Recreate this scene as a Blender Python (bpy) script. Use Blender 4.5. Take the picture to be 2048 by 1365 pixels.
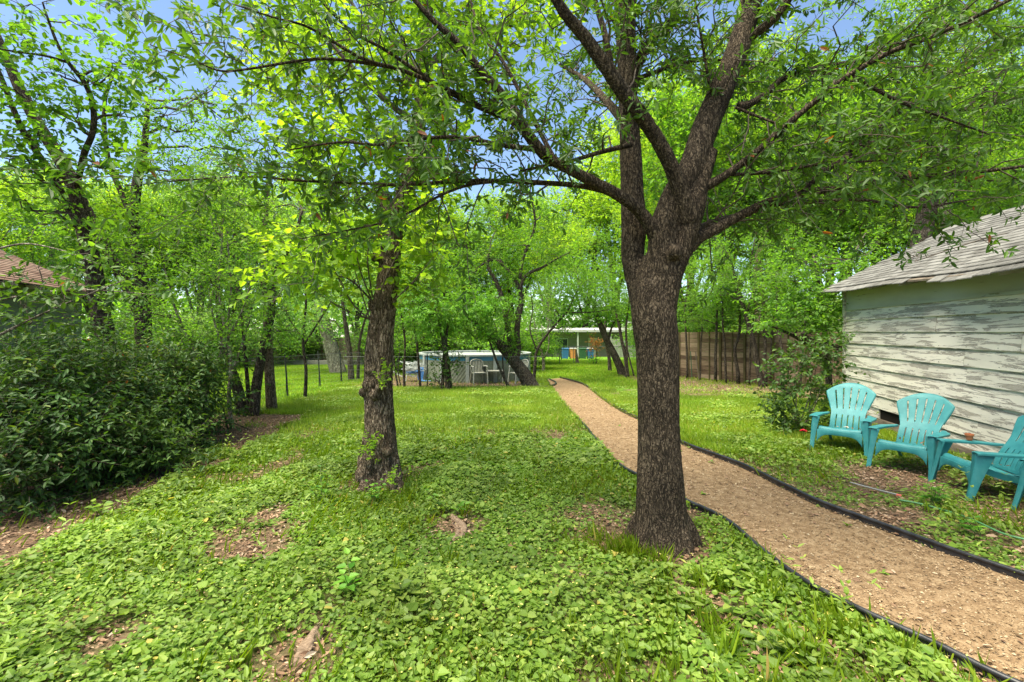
import bpy, math, random
import numpy as np
from mathutils import Vector, Matrix
R = math.radians
sc = bpy.context.scene
for o in list(bpy.data.objects): bpy.data.objects.remove(o)

# ------------------------------------------------------------------ camera, sky, sun, exposure
F, HOR, CH = 967.0, 664.0, 1.7                 # focal length in px of the 2048 px photo, horizon row, eye height
cam_d = bpy.data.cameras.new('camera'); cam = bpy.data.objects.new('camera', cam_d); sc.collection.objects.link(cam)
cam.location = (0, 0, CH); cam.rotation_euler = (R(90), 0, 0)
cam_d.sensor_width = 36.0; cam_d.lens = 36.0*F/2048.0; cam_d.shift_y = -18.5/2048.0
cam_d.clip_start = 0.05; cam_d.clip_end = 1000
sc.camera = cam
SUN_EL, SUN_AZ = R(70), R(-125)                 # azimuth measured from +Y (view direction) towards +X
world = bpy.data.worlds.new('World'); sc.world = world; world.use_nodes = True
wn, wl = world.node_tree.nodes, world.node_tree.links
sky = wn.new('ShaderNodeTexSky'); sky.sky_type = 'NISHITA'; sky.sun_disc = False
sky.sun_elevation = SUN_EL; sky.sun_rotation = SUN_AZ; sky.air_density = 1.0; sky.dust_density = 0.4; sky.ozone_density = 2.0
wn['Background'].inputs[1].default_value = 0.095
wl.new(sky.outputs[0], wn['Background'].inputs[0])
sun_d = bpy.data.lights.new('sun', 'SUN'); sun_d.energy = 4.9; sun_d.angle = R(52); sun_d.color = (1.0, 0.92, 0.73)
sun = bpy.data.objects.new('sun', sun_d); sc.collection.objects.link(sun)
sd = Vector((math.sin(SUN_AZ)*math.cos(SUN_EL), math.cos(SUN_AZ)*math.cos(SUN_EL), math.sin(SUN_EL)))
sun.rotation_euler = sd.to_track_quat('Z', 'Y').to_euler(); sun.location = sd*50
sc.view_settings.view_transform = 'Standard'; sc.view_settings.look = 'None'; sc.view_settings.gamma = 1.0
sc.view_settings.exposure = 1.48
cy = sc.cycles
cy.max_bounces = 10; cy.diffuse_bounces = 5; cy.transmission_bounces = 8; cy.glossy_bounces = 2; cy.transparent_max_bounces = 8
cy.use_denoising = True; cy.sample_clamp_indirect = 6.0

# ------------------------------------------------------------------ basics
def gz(x, y):
    t = np.clip(np.asarray(y, float)-9.0, 0, 52)
    return -0.024*t
def Wp(px, py, d): return np.array([(px-1024)/F*d, d, CH-(py-HOR)/F*d])
def Gp(px, py):
    z = 0.0
    for _ in range(40):
        d = (CH-z)*F/(py-HOR); z = float(gz(0, d))
    return np.array([(px-1024)/F*d, d, z])
def nrm(v):
    v = np.asarray(v, float); return v/np.maximum(np.linalg.norm(v, axis=-1, keepdims=True), 1e-9)
def hash3(ix, iy, iz):
    h = (ix*374761393 + iy*668265263 + iz*1274126177) & 0xffffffff
    h = ((h ^ (h >> 13))*1274126177) & 0xffffffff
    h = ((h ^ (h >> 16))*2246822519) & 0xffffffff
    return ((h ^ (h >> 15)) & 0xffff)/65535.0
def vnoise(x, y, z=None):
    x = np.asarray(x, float); y = np.asarray(y, float); z = np.zeros_like(x) if z is None else np.asarray(z, float)
    ix, iy, iz = np.floor(x).astype(np.int64), np.floor(y).astype(np.int64), np.floor(z).astype(np.int64)
    fx, fy, fz = x-ix, y-iy, z-iz
    fx, fy, fz = [f*f*(3-2*f) for f in (fx, fy, fz)]
    r = 0
    for a in (0, 1):
        for b in (0, 1):
            for c in (0, 1):
                r = r+hash3(ix+a, iy+b, iz+c)*(fx if a else 1-fx)*(fy if b else 1-fy)*(fz if c else 1-fz)
    return r
def fbm(x, y, z=None, o=3):
    r, a, s = 0, 0.5, 0
    for k in range(o):
        r = r+a*vnoise(x*2**k+17*k, y*2**k+5*k, None if z is None else z*2**k+9*k); s += a; a *= .5
    return r/s
class Geo:
    """collects arrays of vertices and faces (tris and quads) with one value per vertex"""
    def __init__(s): s.v, s.f3, s.f4, s.a, s.n = [], [], [], [], 0
    def add(s, v, quads=None, tris=None, a=0.5):
        v = np.asarray(v, float).reshape(-1, 3); k = len(v)
        if quads is not None and len(quads): s.f4.append(np.asarray(quads, np.int64).reshape(-1, 4)+s.n)
        if tris is not None and len(tris): s.f3.append(np.asarray(tris, np.int64).reshape(-1, 3)+s.n)
        s.v.append(v); s.a.append(np.full(k, a) if np.isscalar(a) else np.asarray(a, float)); s.n += k
        return s
    def mesh(s, name, off=(0, 0, 0), smooth=False):
        v = np.concatenate(s.v)-np.asarray(off, float); a = np.concatenate(s.a)
        f4 = np.concatenate(s.f4) if s.f4 else np.zeros((0, 4), np.int64)
        f3 = np.concatenate(s.f3) if s.f3 else np.zeros((0, 3), np.int64)
        me = bpy.data.meshes.new(name)
        me.vertices.add(len(v)); me.vertices.foreach_set('co', v.astype(np.float32).ravel())
        idx = np.concatenate([f4.ravel(), f3.ravel()]).astype(np.int32)
        me.loops.add(len(idx)); me.loops.foreach_set('vertex_index', idx)
        tot = np.concatenate([np.full(len(f4), 4), np.full(len(f3), 3)]).astype(np.int32)
        st = np.concatenate([[0], np.cumsum(tot)[:-1]]).astype(np.int32)
        me.polygons.add(len(tot)); me.polygons.foreach_set('loop_start', st); me.polygons.foreach_set('loop_total', tot)
        me.polygons.foreach_set('use_smooth', np.full(len(tot), bool(smooth)))
        me.update(calc_edges=True)
        at = me.attributes.new('rnd', 'FLOAT', 'POINT'); at.data.foreach_set('value', a.astype(np.float32))
        return me
    # ---- solid shapes
    def box(s, c, size, rot=None, a=0.5, taper=1.0):
        x, y, z = [q/2 for q in size]
        v = np.array([[-x, -y, -z], [x, -y, -z], [x, y, -z], [-x, y, -z], [-x, -y, z], [x, -y, z], [x, y, z], [-x, y, z]])
        v[4:, :2] *= taper
        if rot is not None: v = v @ np.asarray(rot).T
        return s.add(v+np.asarray(c, float), quads=[[0, 3, 2, 1], [4, 5, 6, 7], [0, 1, 5, 4], [1, 2, 6, 5], [2, 3, 7, 6], [3, 0, 4, 7]], a=a)
    def tube(s, pts, rad, sides=8, a=0.5, cap=True, squash=None):
        pts = np.asarray(pts, float); n = len(pts); rad = np.broadcast_to(np.asarray(rad, float), (n,))
        t = np.zeros_like(pts); t[1:-1] = pts[2:]-pts[:-2]; t[0] = pts[1]-pts[0]; t[-1] = pts[-1]-pts[-2]; t = nrm(t)
        u = np.cross(t[0], [0, 0, 1.0] if abs(t[0][2]) < .9 else [1.0, 0, 0]); u = u/np.linalg.norm(u)
        th = np.arange(sides)/sides*2*np.pi; V = []
        for i in range(n):
            u = u-t[i]*np.dot(u, t[i]); u = u/max(np.linalg.norm(u), 1e-9); w = np.cross(t[i], u)
            V.append(pts[i]+rad[i]*(np.outer(np.cos(th), u)+np.outer(np.sin(th), w)))
        V = np.concatenate(V); q = []
        j = np.arange(sides); jn = (j+1) % sides
        for i in range(n-1):
            q.append(np.stack([i*sides+j, i*sides+jn, (i+1)*sides+jn, (i+1)*sides+j], 1))
        tr = []
        if cap:
            V = np.concatenate([V, pts[:1], pts[-1:]]); m = n*sides
            tr = np.concatenate([np.stack([jn, j, np.full(sides, m)], 1), np.stack([(n-1)*sides+j, (n-1)*sides+jn, np.full(sides, m+1)], 1)])
        return s.add(V, quads=np.concatenate(q), tris=tr, a=a)
    def extrude(s, poly, fr, th, a=0.5):
        """poly: 2D outline (convex-ish quads strip given as two equal rails), fr: (origin, ex, ey, ez)"""
        raise NotImplementedError
    def strip(s, A, B, th, a=0.5):
        """solid slab between two rails A[i],B[i]; thickness th downwards along given vector(s)"""
        A = np.asarray(A, float); B = np.asarray(B, float); n = len(A); T = np.broadcast_to(np.asarray(th, float), (n, 3))
        V = np.stack([A, B, B+T, A+T], 1).reshape(-1, 3); q = []
        for i in range(n-1):
            for k in range(4):
                q.append([i*4+k, i*4+(k+1) % 4, (i+1)*4+(k+1) % 4, (i+1)*4+k])
        q.append([3, 2, 1, 0]); e = (n-1)*4; q.append([e, e+1, e+2, e+3])
        return s.add(V, quads=q, a=a)
def frame(D, N):
    D = nrm(D); S = nrm(np.cross(D, N)); return D, S, np.cross(S, D)
def leaves(g, P, D, N, L, Wd, shape='oval', a=0.5):
    P = np.asarray(P, float); n = len(P)
    if n == 0: return
    D, S, N = frame(D, N); L = np.broadcast_to(L, (n,))[:, None]; Wd = np.broadcast_to(Wd, (n,))[:, None]
    a = np.broadcast_to(a, (n,))
    if shape == 'dia':
        V = np.stack([P, P+.45*L*D+.5*Wd*S+.12*Wd*N, P+L*D-.1*L*N, P+.45*L*D-.5*Wd*S+.12*Wd*N], 1)
        q = (np.arange(n)*4)[:, None]+np.array([0, 1, 2, 3]); g.add(V.reshape(-1, 3), quads=q, a=np.repeat(a, 4)); return
    t1, w1, t2, w2 = {'oval': (.3, .46, .72, .40), 'heart': (.16, .5, .58, .40), 'lance': (.3, .5, .65, .42), 'blade': (.3, .5, .65, .35)}[shape]
    dr = {'blade': .35}.get(shape, .1)
    V = np.stack([P, P+t1*L*D+w1*Wd*S+.16*Wd*N, P+t2*L*D+w2*Wd*S+.1*Wd*N-dr*.4*L*N, P+L*D-dr*L*N,
                  P+t2*L*D-w2*Wd*S+.1*Wd*N-dr*.4*L*N, P+t1*L*D-w1*Wd*S+.16*Wd*N], 1)
    b = (np.arange(n)*6)[:, None]
    q = np.concatenate([b+np.array([0, 1, 2, 3]), b+np.array([0, 3, 4, 5])])
    g.add(V.reshape(-1, 3), quads=q, a=np.repeat(a, 6))
def rdir(rng, n, flat=1.0):
    v = rng.normal(size=(n, 3)); v[:, 2] *= flat; return nrm(v)

# ------------------------------------------------------------------ object helpers
COL = sc.collection
def tagp(o, label=None, cat=None, group=None, kind=None):
    if label: o['label'] = label
    if cat: o['category'] = cat
    if group: o['group'] = group
    if kind: o['kind'] = kind
    return o
def thing(name, label, cat, loc, group=None, rz=0.0):
    o = bpy.data.objects.new(name, None); COL.objects.link(o); o.empty_display_size = .2
    o.location = [float(q) for q in loc]; o.rotation_euler = (0, 0, rz); return tagp(o, label, cat, group)
def part(name, g, m, parent=None, local=False, smooth=False):
    """g in world coordinates (or local ones) becomes one mesh object, a child of parent"""
    off = (0, 0, 0) if (parent is None or local) else np.array(parent.location)
    me = g.mesh(name, off, smooth) if isinstance(g, Geo) else g
    o = bpy.data.objects.new(name, me); COL.objects.link(o); me.materials.clear(); me.materials.append(m)
    if parent is not None: o.parent = parent
    return o
def copy_tree(o, parent=None):
    c = o.copy(); COL.objects.link(c); c.parent = parent
    for ch in list(o.children): copy_tree(ch, c)
    return c

# ------------------------------------------------------------------ materials
def new_mat(name):
    m = bpy.data.materials.new(name); m.use_nodes = True; nt = m.node_tree; nt.nodes.clear()
    return m, nt.nodes, nt.links
def ramp(ns, cols):
    r = ns.new('ShaderNodeValToRGB'); e = r.color_ramp.elements
    while len(e) < len(cols): e.new(0.5)
    for el, (p, c) in zip(e, cols): el.position = p; el.color = (*c, 1)
    return r
def leaf_mat(name, cols, trans=0.5, tcol=(1.85, 1.85, .5), rough=.5, spec=.35, nscale=1.2):
    m, ns, lk = new_mat(name)
    at = ns.new('ShaderNodeAttribute'); at.attribute_name = 'rnd'
    r = ramp(ns, cols); lk.new(at.outputs['Fac'], r.inputs[0])
    geo = ns.new('ShaderNodeNewGeometry')
    no = ns.new('ShaderNodeTexNoise'); no.inputs['Scale'].default_value = nscale; no.inputs['Detail'].default_value = 3
    lk.new(geo.outputs['Position'], no.inputs['Vector'])
    mr = ns.new('ShaderNodeMapRange'); mr.inputs[1].default_value = .3; mr.inputs[2].default_value = .7; mr.inputs[3].default_value = .72; mr.inputs[4].default_value = 1.3
    lk.new(no.outputs['Fac'], mr.inputs[0])
    mul = ns.new('ShaderNodeVectorMath'); mul.operation = 'SCALE'; lk.new(r.outputs[0], mul.inputs[0]); lk.new(mr.outputs[0], mul.inputs['Scale'])
    t2 = ns.new('ShaderNodeVectorMath'); t2.operation = 'MULTIPLY'; lk.new(mul.outputs[0], t2.inputs[0]); t2.inputs[1].default_value = tcol
    p = ns.new('ShaderNodeBsdfPrincipled'); p.inputs['Roughness'].default_value = rough; p.inputs['Specular IOR Level'].default_value = spec
    lk.new(mul.outputs[0], p.inputs['Base Color'])
    t = ns.new('ShaderNodeBsdfTranslucent'); lk.new(t2.outputs[0], t.inputs['Color'])
    mx = ns.new('ShaderNodeMixShader'); mx.inputs[0].default_value = trans
    lk.new(p.outputs[0], mx.inputs[1]); lk.new(t.outputs[0], mx.inputs[2])
    out = ns.new('ShaderNodeOutputMaterial'); lk.new(mx.outputs[0], out.inputs[0]); return m
def noisy(name, cols, scale=(5, 5, 5), detail=6, rough=.8, bump=.3, bdist=.01, spec=.3, metallic=0, attr=0.0, rough_n=.6, second=None, distort=0.0):
    """noise -> colour ramp, with a bump; attr adds the per-piece value to the noise"""
    m, ns, lk = new_mat(name)
    tc = ns.new('ShaderNodeTexCoord'); mp = ns.new('ShaderNodeMapping'); mp.inputs['Scale'].default_value = scale
    lk.new(tc.outputs['Object'], mp.inputs[0])
    no = ns.new('ShaderNodeTexNoise'); no.inputs['Scale'].default_value = 1; no.inputs['Detail'].default_value = detail; no.inputs['Roughness'].default_value = rough_n
    no.inputs['Distortion'].default_value = distort
    lk.new(mp.outputs[0], no.inputs['Vector'])
    fac = no.outputs['Fac']
    if attr:
        at = ns.new('ShaderNodeAttribute'); at.attribute_name = 'rnd'
        ma = ns.new('ShaderNodeMath'); ma.operation = 'SUBTRACT'; lk.new(at.outputs['Fac'], ma.inputs[0]); ma.inputs[1].default_value = .5
        mb = ns.new('ShaderNodeMath'); mb.operation = 'MULTIPLY_ADD'; lk.new(ma.outputs[0], mb.inputs[0]); mb.inputs[1].default_value = attr; lk.new(fac, mb.inputs[2])
        fac = mb.outputs[0]
    r = ramp(ns, cols); lk.new(fac, r.inputs[0])
    p = ns.new('ShaderNodeBsdfPrincipled'); p.inputs['Roughness'].default_value = rough; p.inputs['Specular IOR Level'].default_value = spec; p.inputs['Metallic'].default_value = metallic
    lk.new(r.outputs[0], p.inputs['Base Color'])
    if bump:
        b = ns.new('ShaderNodeBump'); b.inputs['Strength'].default_value = bump; b.inputs['Distance'].default_value = bdist
        lk.new(no.outputs['Fac'], b.inputs['Height']); lk.new(b.outputs[0], p.inputs['Normal'])
    out = ns.new('ShaderNodeOutputMaterial'); lk.new(p.outputs[0], out.inputs[0]); return m
def flat(name, c, rough=.5, spec=.4, metallic=0, var=.12, scale=6):
    c = np.array(c); lo = tuple(np.clip(c*(1-var), 0, 1)); hi = tuple(np.clip(c*(1+var), 0, 1))
    return noisy(name, [(.3, lo), (.7, hi)], (scale,)*3, 4, rough, .08, .002, spec, metallic)
def bark_mat(name, dark, mid, light, sc_=(34, 34, 7), bump=1.0, bdist=.02):
    m, ns, lk = new_mat(name)
    tc = ns.new('ShaderNodeTexCoord')
    def noise(vec, sc, det=6, ro=.6, dist=0.0):
        n = ns.new('ShaderNodeTexNoise'); n.inputs['Scale'].default_value = sc; n.inputs['Detail'].default_value = det; n.inputs['Roughness'].default_value = ro; n.inputs['Distortion'].default_value = dist
        lk.new(vec, n.inputs['Vector']); return n
    wp = noise(tc.outputs['Object'], 7, 5)
    sm = ns.new('ShaderNodeVectorMath'); sm.operation = 'MULTIPLY_ADD'; lk.new(wp.outputs['Color'], sm.inputs[0]); sm.inputs[1].default_value = (.07, .07, .16); lk.new(tc.outputs['Object'], sm.inputs[2])
    mp = ns.new('ShaderNodeMapping'); mp.inputs['Scale'].default_value = sc_; lk.new(sm.outputs[0], mp.inputs[0])
    rn = noise(mp.outputs[0], .9, 3, .5, .5)                       # long vertical ridges
    a1 = ns.new('ShaderNodeMath'); a1.operation = 'MULTIPLY_ADD'; lk.new(rn.outputs['Fac'], a1.inputs[0]); a1.inputs[1].default_value = 2; a1.inputs[2].default_value = -1
    a2 = ns.new('ShaderNodeMath'); a2.operation = 'ABSOLUTE'; lk.new(a1.outputs[0], a2.inputs[0])
    fur = ns.new('ShaderNodeMapRange'); fur.inputs[1].default_value = 0; fur.inputs[2].default_value = .17; lk.new(a2.outputs[0], fur.inputs[0])
    mp2 = ns.new('ShaderNodeMapping'); mp2.inputs['Scale'].default_value = (sc_[0]*.75, sc_[1]*.75, sc_[2]*2.3); lk.new(sm.outputs[0], mp2.inputs[0])
    vo = ns.new('ShaderNodeTexVoronoi'); vo.feature = 'DISTANCE_TO_EDGE'; vo.inputs['Scale'].default_value = 1; lk.new(mp2.outputs[0], vo.inputs['Vector'])
    vr = ns.new('ShaderNodeMapRange'); vr.inputs[1].default_value = 0; vr.inputs[2].default_value = .16; vr.inputs[3].default_value = .45; lk.new(vo.outputs['Distance'], vr.inputs[0])
    fn = noise(mp.outputs[0], 2.4, 8, .72)
    m1 = ns.new('ShaderNodeMath'); m1.operation = 'MULTIPLY'; lk.new(fur.outputs[0], m1.inputs[0]); lk.new(vr.outputs[0], m1.inputs[1])
    m2 = ns.new('ShaderNodeMath'); m2.operation = 'MULTIPLY_ADD'; lk.new(fn.outputs['Fac'], m2.inputs[0]); m2.inputs[1].default_value = .8; m2.inputs[2].default_value = -.4
    ad = ns.new('ShaderNodeMath'); ad.operation = 'MULTIPLY_ADD'; lk.new(m1.outputs[0], ad.inputs[0]); ad.inputs[1].default_value = .6; lk.new(m2.outputs[0], ad.inputs[2])
    ad2 = ns.new('ShaderNodeMath'); ad2.operation = 'ADD'; lk.new(ad.outputs[0], ad2.inputs[0]); ad2.inputs[1].default_value = .18
    r = ramp(ns, [(.16, dark), (.5, mid), (.85, light)]); lk.new(ad2.outputs[0], r.inputs[0])
    p = ns.new('ShaderNodeBsdfPrincipled'); p.inputs['Roughness'].default_value = .9; p.inputs['Specular IOR Level'].default_value = .12
    big = noise(tc.outputs['Object'], 2.6, 7, .65)
    mr2 = ns.new('ShaderNodeMapRange'); mr2.inputs[1].default_value = .3; mr2.inputs[2].default_value = .7; mr2.inputs[3].default_value = .6; mr2.inputs[4].default_value = 1.4; lk.new(big.outputs['Fac'], mr2.inputs[0])
    vs = ns.new('ShaderNodeVectorMath'); vs.operation = 'SCALE'; lk.new(r.outputs[0], vs.inputs[0]); lk.new(mr2.outputs[0], vs.inputs['Scale'])
    lk.new(vs.outputs[0], p.inputs['Base Color'])
    b = ns.new('ShaderNodeBump'); b.inputs['Strength'].default_value = bump; b.inputs['Distance'].default_value = bdist
    lk.new(ad2.outputs[0], b.inputs['Height']); lk.new(b.outputs[0], p.inputs['Normal'])
    out = ns.new('ShaderNodeOutputMaterial'); lk.new(p.outputs[0], out.inputs[0]); return m

M = {}
M['oak_leaf'] = leaf_mat('oak_leaf', [(0, (0.036, 0.084, 0.013)), (.5, (0.071, 0.154, 0.021)), (.93, (0.121, 0.233, 0.028)), (.965, (0.132, 0.233, 0.028)), (.985, (0.222, 0.075, 0.023))], .42, rough=.45, spec=.4)
M['lime_leaf'] = leaf_mat('lime_leaf', [(0, (0.121, 0.242, 0.020)), (.5, (0.209, 0.363, 0.029)), (1, (0.330, 0.474, 0.054))], .62, (1.7, 1.6, .6))
M['mid_leaf'] = leaf_mat('mid_leaf', [(0, (0.053, 0.135, 0.019)), (.5, (0.102, 0.223, 0.031)), (1, (0.177, 0.325, 0.048))], .58)
M['pale_leaf'] = leaf_mat('pale_leaf', [(0, (0.089, 0.210, 0.048)), (.5, (0.156, 0.309, 0.079)), (1, (0.289, 0.442, 0.127))], .6, (1.65, 1.55, .7))
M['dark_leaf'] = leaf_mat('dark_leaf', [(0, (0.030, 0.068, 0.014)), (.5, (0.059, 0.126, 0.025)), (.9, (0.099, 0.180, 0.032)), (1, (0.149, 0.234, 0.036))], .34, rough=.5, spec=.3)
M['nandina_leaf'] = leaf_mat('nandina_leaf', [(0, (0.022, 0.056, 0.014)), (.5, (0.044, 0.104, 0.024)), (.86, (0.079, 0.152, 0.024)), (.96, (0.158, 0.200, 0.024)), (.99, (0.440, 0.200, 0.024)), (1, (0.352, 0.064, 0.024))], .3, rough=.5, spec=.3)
M['cover_leaf'] = leaf_mat('cover_leaf', [(0, (0.082, 0.160, 0.016)), (.5, (0.155, 0.256, 0.032)), (.93, (0.261, 0.352, 0.064)), (.975, (0.261, 0.352, 0.064)), (1, (.42, .36, .08))], .4, (1.4, 1.5, .55), rough=.5, nscale=1.6)
M['weed_leaf'] = leaf_mat('weed_leaf', [(0, (0.063, 0.189, 0.018)), (.5, (0.126, 0.297, 0.027)), (1, (0.216, 0.414, 0.054))], .45, (1.4, 1.45, .5), nscale=2)
M['grass'] = leaf_mat('grass', [(0, (0.103, 0.197, 0.009)), (.5, (0.197, 0.303, 0.016)), (.95, (0.301, 0.385, 0.030)), (1, (0.415, 0.312, 0.103))], .45, (1.4, 1.4, .5), rough=.55, nscale=.9)
M['autumn_leaf'] = leaf_mat('autumn_leaf', [(0, (.3, .12, .04)), (.6, (.5, .2, .06)), (1, (.3, .3, .06))], .45, (1.3, 1.1, .7))
M['litter'] = leaf_mat('litter', [(0, (0.081, 0.046, 0.029)), (.35, (0.184, 0.109, 0.063)), (.7, (0.322, 0.207, 0.127)), (.9, (0.414, 0.310, 0.218)), (1, (0.517, 0.437, 0.345))], .1, (1.1, 1, .8), rough=.7, spec=.25)
M['oak_bark'] = bark_mat('oak_bark', (.018, .014, .010), (.075, .056, .038), (.19, .145, .098), (62, 62, 13), 1.0, .022)
M['rough_bark'] = bark_mat('rough_bark', (.03, .022, .014), (.17, .125, .083), (.36, .28, .20), (40, 40, 7), 1.0, .035)
M['root_wood'] = noisy('root_wood', [(.25, (.09, .06, .04)), (.5, (.22, .155, .105)), (.75, (.36, .28, .2))], (16, 60, 40), 8, .9, .9, .008, .1, rough_n=.7, distort=.6)
M['dark_bark'] = bark_mat('dark_bark', (.015, .012, .009), (.065, .052, .038), (.15, .12, .09), (30, 30, 8))
M['pale_bark'] = bark_mat('pale_bark', (.07, .06, .045), (.2, .17, .13), (.38, .34, .27), (20, 20, 5))
M['twig'] = noisy('twig', [(.3, (.03, .022, .016)), (.7, (.12, .095, .07))], (40, 40, 15), 3, .85, .3, .002)
M['green_twig'] = noisy('green_twig', [(.3, (.07, .1, .03)), (.7, (.16, .19, .06))], (40, 40, 15), 3, .7, .2, .002)
M['chips'] = leaf_mat('chips', [(0, (0.102, 0.062, 0.030)), (.3, (0.234, 0.157, 0.084)), (.7, (0.367, 0.262, 0.154)), (1, (0.516, 0.427, 0.291))], .0, rough=.85, spec=.15, nscale=.9)
M['chair'] = noisy('chair', [(.3, (.022, .165, .18)), (.5, (.03, .20, .21)), (.75, (.06, .235, .24))], (9, 9, 9), 9, .5, .15, .001, .35)
M['edging'] = noisy('edging', [(.4, (.012, .013, .016)), (.8, (.05, .05, .055))], (12, 12, 12), 5, .38, .1, .002, .5)
M['terracotta'] = flat('terracotta', (.45, .16, .07), .85, .15)
M['white_plastic'] = flat('white_plastic', (.33, .33, .28), .45, .4)
M['white_pipe'] = flat('white_pipe', (.55, .56, .55), .4, .4)
M['black_metal'] = flat('black_metal', (.02, .024, .02), .6, .3)
M['galv'] = flat('galv', (.14, .15, .14), .6, .3, .2)
M['blue_plastic'] = flat('blue_plastic', (.03, .13, .34), .5, .4)
M['green_plastic'] = flat('green_plastic', (.03, .1, .05), .5, .4)
M['orange_plastic'] = flat('orange_plastic', (.62, .24, .08), .5, .4)
M['grey_lid'] = flat('grey_lid', (.4, .4, .4), .5, .4)
M['hose'] = flat('hose', (.07, .2, .08), .45, .4)
M['hose_grey'] = flat('hose_grey', (.22, .22, .21), .45, .4)
M['hose_red'] = flat('hose_red', (.55, .12, .08), .45, .4)
M['yellow'] = flat('yellow', (.6, .55, .15), .5, .3)
M['dark_void'] = flat('dark_void', (.02, .017, .013), .9, .1)
M['red_petal'] = flat('red_petal', (.45, .01, .03), .6, .2)
M['far_lawn'] = noisy('far_lawn', [(.3, (.12, .28, .02)), (.7, (.24, .44, .04))], (1.2, 1.2, 1), 8, .9, .6, .05)

# ------------------------------------------------------------------ path outline (world), ground sheet
def in_poly(x, y, poly):
    x = np.asarray(x); y = np.asarray(y); r = np.zeros(x.shape, bool); n = len(poly)
    for i in range(n):
        x1, y1 = poly[i]; x2, y2 = poly[(i+1) % n]
        c = ((y1 > y) != (y2 > y)) & (x < (x2-x1)*(y-y1)/(y2-y1+1e-12)+x1)
        r ^= c
    return r
def smooth_line(pts, n=8):
    pts = np.asarray(pts, float); P = np.vstack([2*pts[0]-pts[1], pts, 2*pts[-1]-pts[-2]]); out = []
    for i in range(1, len(P)-2):
        for t in np.arange(n)/n:
            a, b, c, d = P[i-1], P[i], P[i+1], P[i+2]
            out.append(.5*((2*b)+(-a+c)*t+(2*a-5*b+4*c-d)*t*t+(-a+3*b-3*c+d)*t**3))
    out.append(P[-2]); return np.array(out)
EL = [(2420, 1560), (2160, 1445), (1990, 1368), (1880, 1311), (1720, 1236), (1600, 1172), (1520, 1112), (1465, 1062), (1420, 1034), (1375, 1013), (1310, 975), (1245, 942), (1210, 905), (1180, 870), (1142, 828), (1117, 798), (1098, 769), (1094, 760)]
ER = [(2600, 1340), (2320, 1255), (2048, 1165), (1900, 1113), (1760, 1060), (1640, 1015), (1560, 976), (1480, 936), (1370, 893), (1300, 853), (1235, 820), (1200, 796), (1165, 770), (1120, 757)]
EdL = smooth_line([Gp(*p) for p in EL]); EdR = smooth_line([Gp(*p) for p in ER])
PATH = [tuple(p[:2]) for p in EdL]+[tuple(p[:2]) for p in EdR[::-1]]
EDY = EdL[:, 1][::-1]; EDX = EdL[:, 0][::-1]
POOLC = (-1.56, 20.4); POOLR = 2.3
def patio(x, y): return (y > 15.6) & (y < 22.5) & (x > -5.4) & (x < 1.2-(y-15.6)*.12)
def sstep(a, b, v): t = np.clip((v-a)/(b-a), 0, 1); return t*t*(3-2*t)
def green(x, y):
    """how much the ground is covered by something growing, 0 leaf litter .. 1 lush"""
    n = fbm(x*.9+3, y*.9+7, o=3); n2 = fbm(x*2.7+13, y*2.7, o=2)
    g = sstep(.31, .56, .6*n+.4*n2+.035*(x<.3))
    g = np.where((x < .3) & (y < 6), np.maximum(g, sstep(.27, .45, .5*n+.5*n2+.03)), g)
    lush = sstep(7.5, 9.5, y)*sstep(16.5, 15.0, y)*sstep(-5.6, -5.0, x)*(x < 2.6)
    g = np.maximum(g, lush)
    g = np.maximum(g, ((x > 2.4) & (x < 7.4) & (y > 6.8) & (y < 13.2))*sstep(.32, .42, n+.1))
    g = np.where((x < -3.72-.07*(y-4.7)+.5*(n2-.5)) & (y < 10), sstep(.56, .7, n)*.6, g)
    g = np.where((x > 2.6) & (y < 6.8), g*.75, g)
    g = np.where((x > 4.6) & (y > 13.2) & (y < 24), g*.25, g)
    g = np.where((x < -5.6) & (y > 10.5), 1.0, g)
    g = np.where((x > -4) & (y > 22.5), 1.0, g)
    g = np.where((x > .8) & (y > 15.6) & (x < 4.8), np.maximum(g, .75), g)
    g = np.where(patio(x, y), .06, g)
    ed = np.interp(y, EDY, EDX)-x
    g = np.where((y < 7) & (ed < .9) & (ed > -.2), g*sstep(.22, .7, ed+.2*(n2-.5))*np.where(ed < .8, .8, 1), g)
    g = np.where(in_poly(x, y, PATH), 0, g)
    for (tx, ty, r) in ((1.2, 3.85, .42), (-1.45, 5.6, .5), (-.5, 4.25, .28), (-1.1, 2.5, .25)):
        g = g*sstep(r*.2, r*1.5, np.hypot(x-tx, y-ty)+.25*(n2-.5))
    return np.clip(g, 0, 1)
def near_bump(x, y): return .035*(fbm(x*1.1, y*1.1, o=2)-.5)*sstep(1.0, 2.0, y)*sstep(14, 8, y)*(1-in_poly(x, y, PATH)*1.0)
xs = np.concatenate([np.linspace(-160, -16, 24), np.arange(-15, 13, .22), np.linspace(14, 160, 24)])
ys = np.concatenate([np.linspace(-40, 0, 8), np.arange(.5, 24, .22), np.linspace(25, 60, 24), np.linspace(66, 260, 16)])
X, Y = np.meshgrid(xs, ys); Z = gz(X, Y)+near_bump(X, Y)-.004*0
gg = Geo(); nx, ny = len(xs), len(ys)
i, j = np.meshgrid(np.arange(nx-1), np.arange(ny-1)); k = (j*nx+i).ravel()
gg.add(np.stack([X, Y, Z], -1).reshape(-1, 3), quads=np.stack([k, k+1, k+nx+1, k+nx], 1), a=green(X, Y).ravel())
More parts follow.
